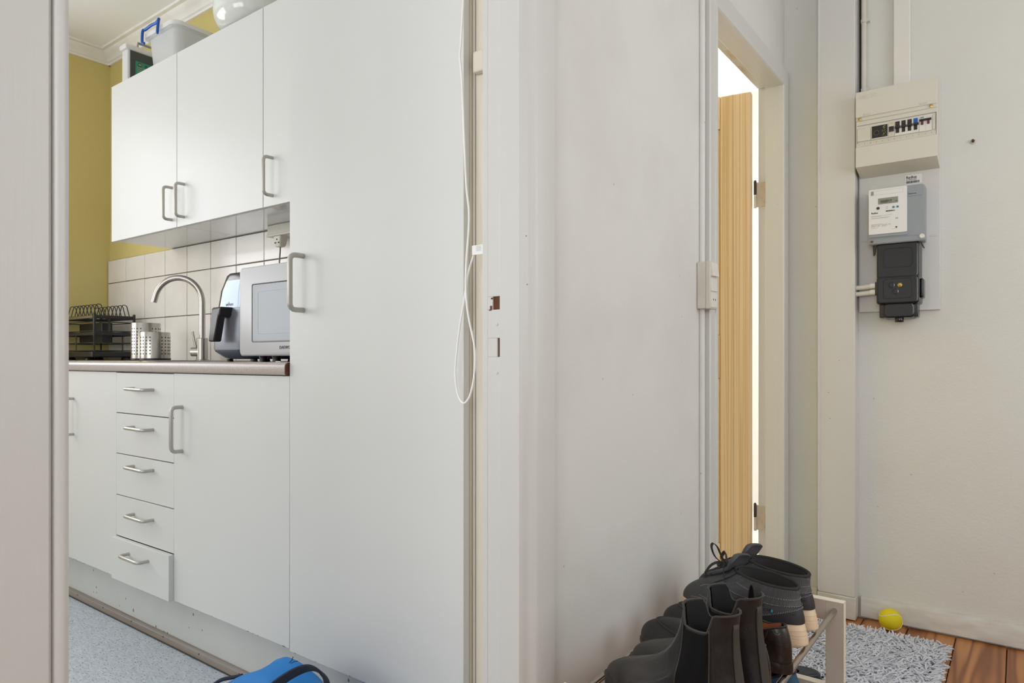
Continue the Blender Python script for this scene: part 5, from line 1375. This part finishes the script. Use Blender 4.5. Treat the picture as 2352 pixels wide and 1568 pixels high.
        for ep in ends: MB().ribbon(smooth_path([k0+Vector(p) for p in ep], 5), (.5, 0, .8), .006, .0018).build('lace_end', M['lace'], t, local=True)
        MB().lathe([(.001, -.006), (.006, -.004), (.0075, 0), (.006, .004), (.001, .006)], 10, tuple(k0), 'y').build('lace_knot', M['lace'], t, local=True)
    return t
make_sneaker((-.366, 1.510), (-.650, 1.588), 'charcoal high-top sneaker with lace bow and tan sole, beside the loafers', True)
make_sneaker((-.369, 1.612), (-.652, 1.690), 'charcoal high-top sneaker with tan sole at the far end of the rack', False)

# --- blue shoes on the lower rails
def blue_model():
    return Shoe(.285, .046, [(0, .78), (.22, .8), (.45, .82), (.72, 1.03), (1, .85)], [(0, .024), (.5, .020), (1, .018)], (.09, .075, .036),
                lambda ph, u: interp([(0, .085), (.4, .066), (1, .090)], u),
                [(0, .035), (.5, .035), (1, .045)], [(0, -.004), (.5, -.002), (1, .040)], [(0, .02), (.5, .02), (1, .02)])
for (heel, toe, lab) in (((-.400, 1.555), (-.672, 1.600), 'teal canvas sneaker on the lower rails, under the loafers'), ((-.405, 1.665), (-.674, 1.705), 'teal canvas sneaker on the lower rails, nearest the far end frame')):
    t = empty('canvas_sneaker', (heel[0], heel[1], .107), lab, 'shoe', 'teal canvas sneakers on the lower rails', place_dir(heel, toe))
    s = blue_model(); s.upper(t, M['blue_shoe']); s.liner(t, M['lining'], depth=.03)
    s.sole(t, M['blue_sole'], [(1.0, 0, 0), (1.03, 0, .002), (1.03, .9, 0), (.99, 1.1, 0)])
    s.line(t, M['blue_sole'], 'collar_binding', lambda k: (2*PI*k, .99), n=60, r=.003, off=0)
    s.patch(t, M['sneaker'], 'side_stripe', lambda v: (1.35, 1.95), .1, .9, off=.0015)
    s.line(t, M['foam'], 'side_seam', lambda k: (lerp(1.0, 1.3, k), lerp(.15, .9, k)), r=.0015)
t = empty('slipper', (-.690, 1.925, .014), 'dark blue slipper lying on the rug just beyond the rack', 'slipper', rz=math.radians(26))
s = Shoe(.27, .045, [(0, .8), (.3, .8), (.7, 1.05), (1, .85)], [(0, .018), (1, .016)], (.12, .1, .036), lambda ph, u: interp([(0, .020), (.5, .022), (1, .034)], u), [(0, .005), (1, .03)], [(0, 0), (1, .03)], [(0, .002), (1, .004)])
s.upper(t, M['blue_sole']); s.sole(t, M['blue_sole'], [(1, 0, 0), (1.03, .1, 0), (1.03, .95, 0), (1.0, 1.05, 0)])

# ------------------------------------------------------------------ blue bag in the kitchen doorway
t = empty('backpack', (-1.24, .84, 0), 'bright blue canvas backpack with navy strap on the kitchen floor', 'backpack')
from mathutils import noise
rings = []; nz, na = 26, 56
for j in range(nz+1):
    v = j/nz; z = .275*math.sin(v*PI/2)**.9
    sh = math.cos(v*PI/2)**.55
    rg = []
    for k in range(na):
        a = 2*PI*k/na; ca, sa = math.cos(a), math.sin(a)
        x = .30*sh*math.copysign(abs(ca)**.8, ca)*(1-.25*v); y = .10*sh*math.copysign(abs(sa)**.8, sa)
        n_ = noise.noise(Vector((ca*1.6, sa*1.6, v*3)))*.05+.055*math.sin(a*7+v*6+2*sa)*min(1, (1-v)*3)*v+noise.noise(Vector((ca*4, sa*4, v*7)))*.05
        zz = z*(1-.10*max(0, -ca)*1.2)+noise.noise(Vector((x*9, y*9, 3)))*.012*v
        rg.append(Vector((-1.275+x*(1+n_), .84+y*(1+2*n_)+.02*v, max(.001, zz)-(.10*max(0, -(x+.04))*v/.2*.9))))
    rings.append(rg)
MB().loft(rings).build('bag_body', M['bag_blue'], t, angle=80)
pts = smooth_path([atY(618, 1585, .745), atY(650, 1560, .75), atY(685, 1540, .76), atY(712, 1533, .77), atY(733, 1541, .78), atY(747, 1557, .79), atY(752, 1575, .80)], 5)
MB().ribbon(pts, (.25, -.6, .55), .030, .005).build('carry_strap', M['navy'], t)
pts = smooth_path([atY(480, 1580, .80), atY(506, 1562, .80), atY(530, 1556, .81), atY(556, 1551, .82)], 4)
MB().tube(pts, .004, 8).build('zip_piping', M['navy'], t)
MB().tube([atY(664, 1522, .83), atY(670, 1516, .83), atY(673, 1508, .83)], .0008, 5).build('thread', M['navy'], t)
MB().tube([atY(668, 1523, .83), atY(676, 1519, .83), atY(683, 1518, .83)], .0008, 5).build('thread', M['navy'], t)
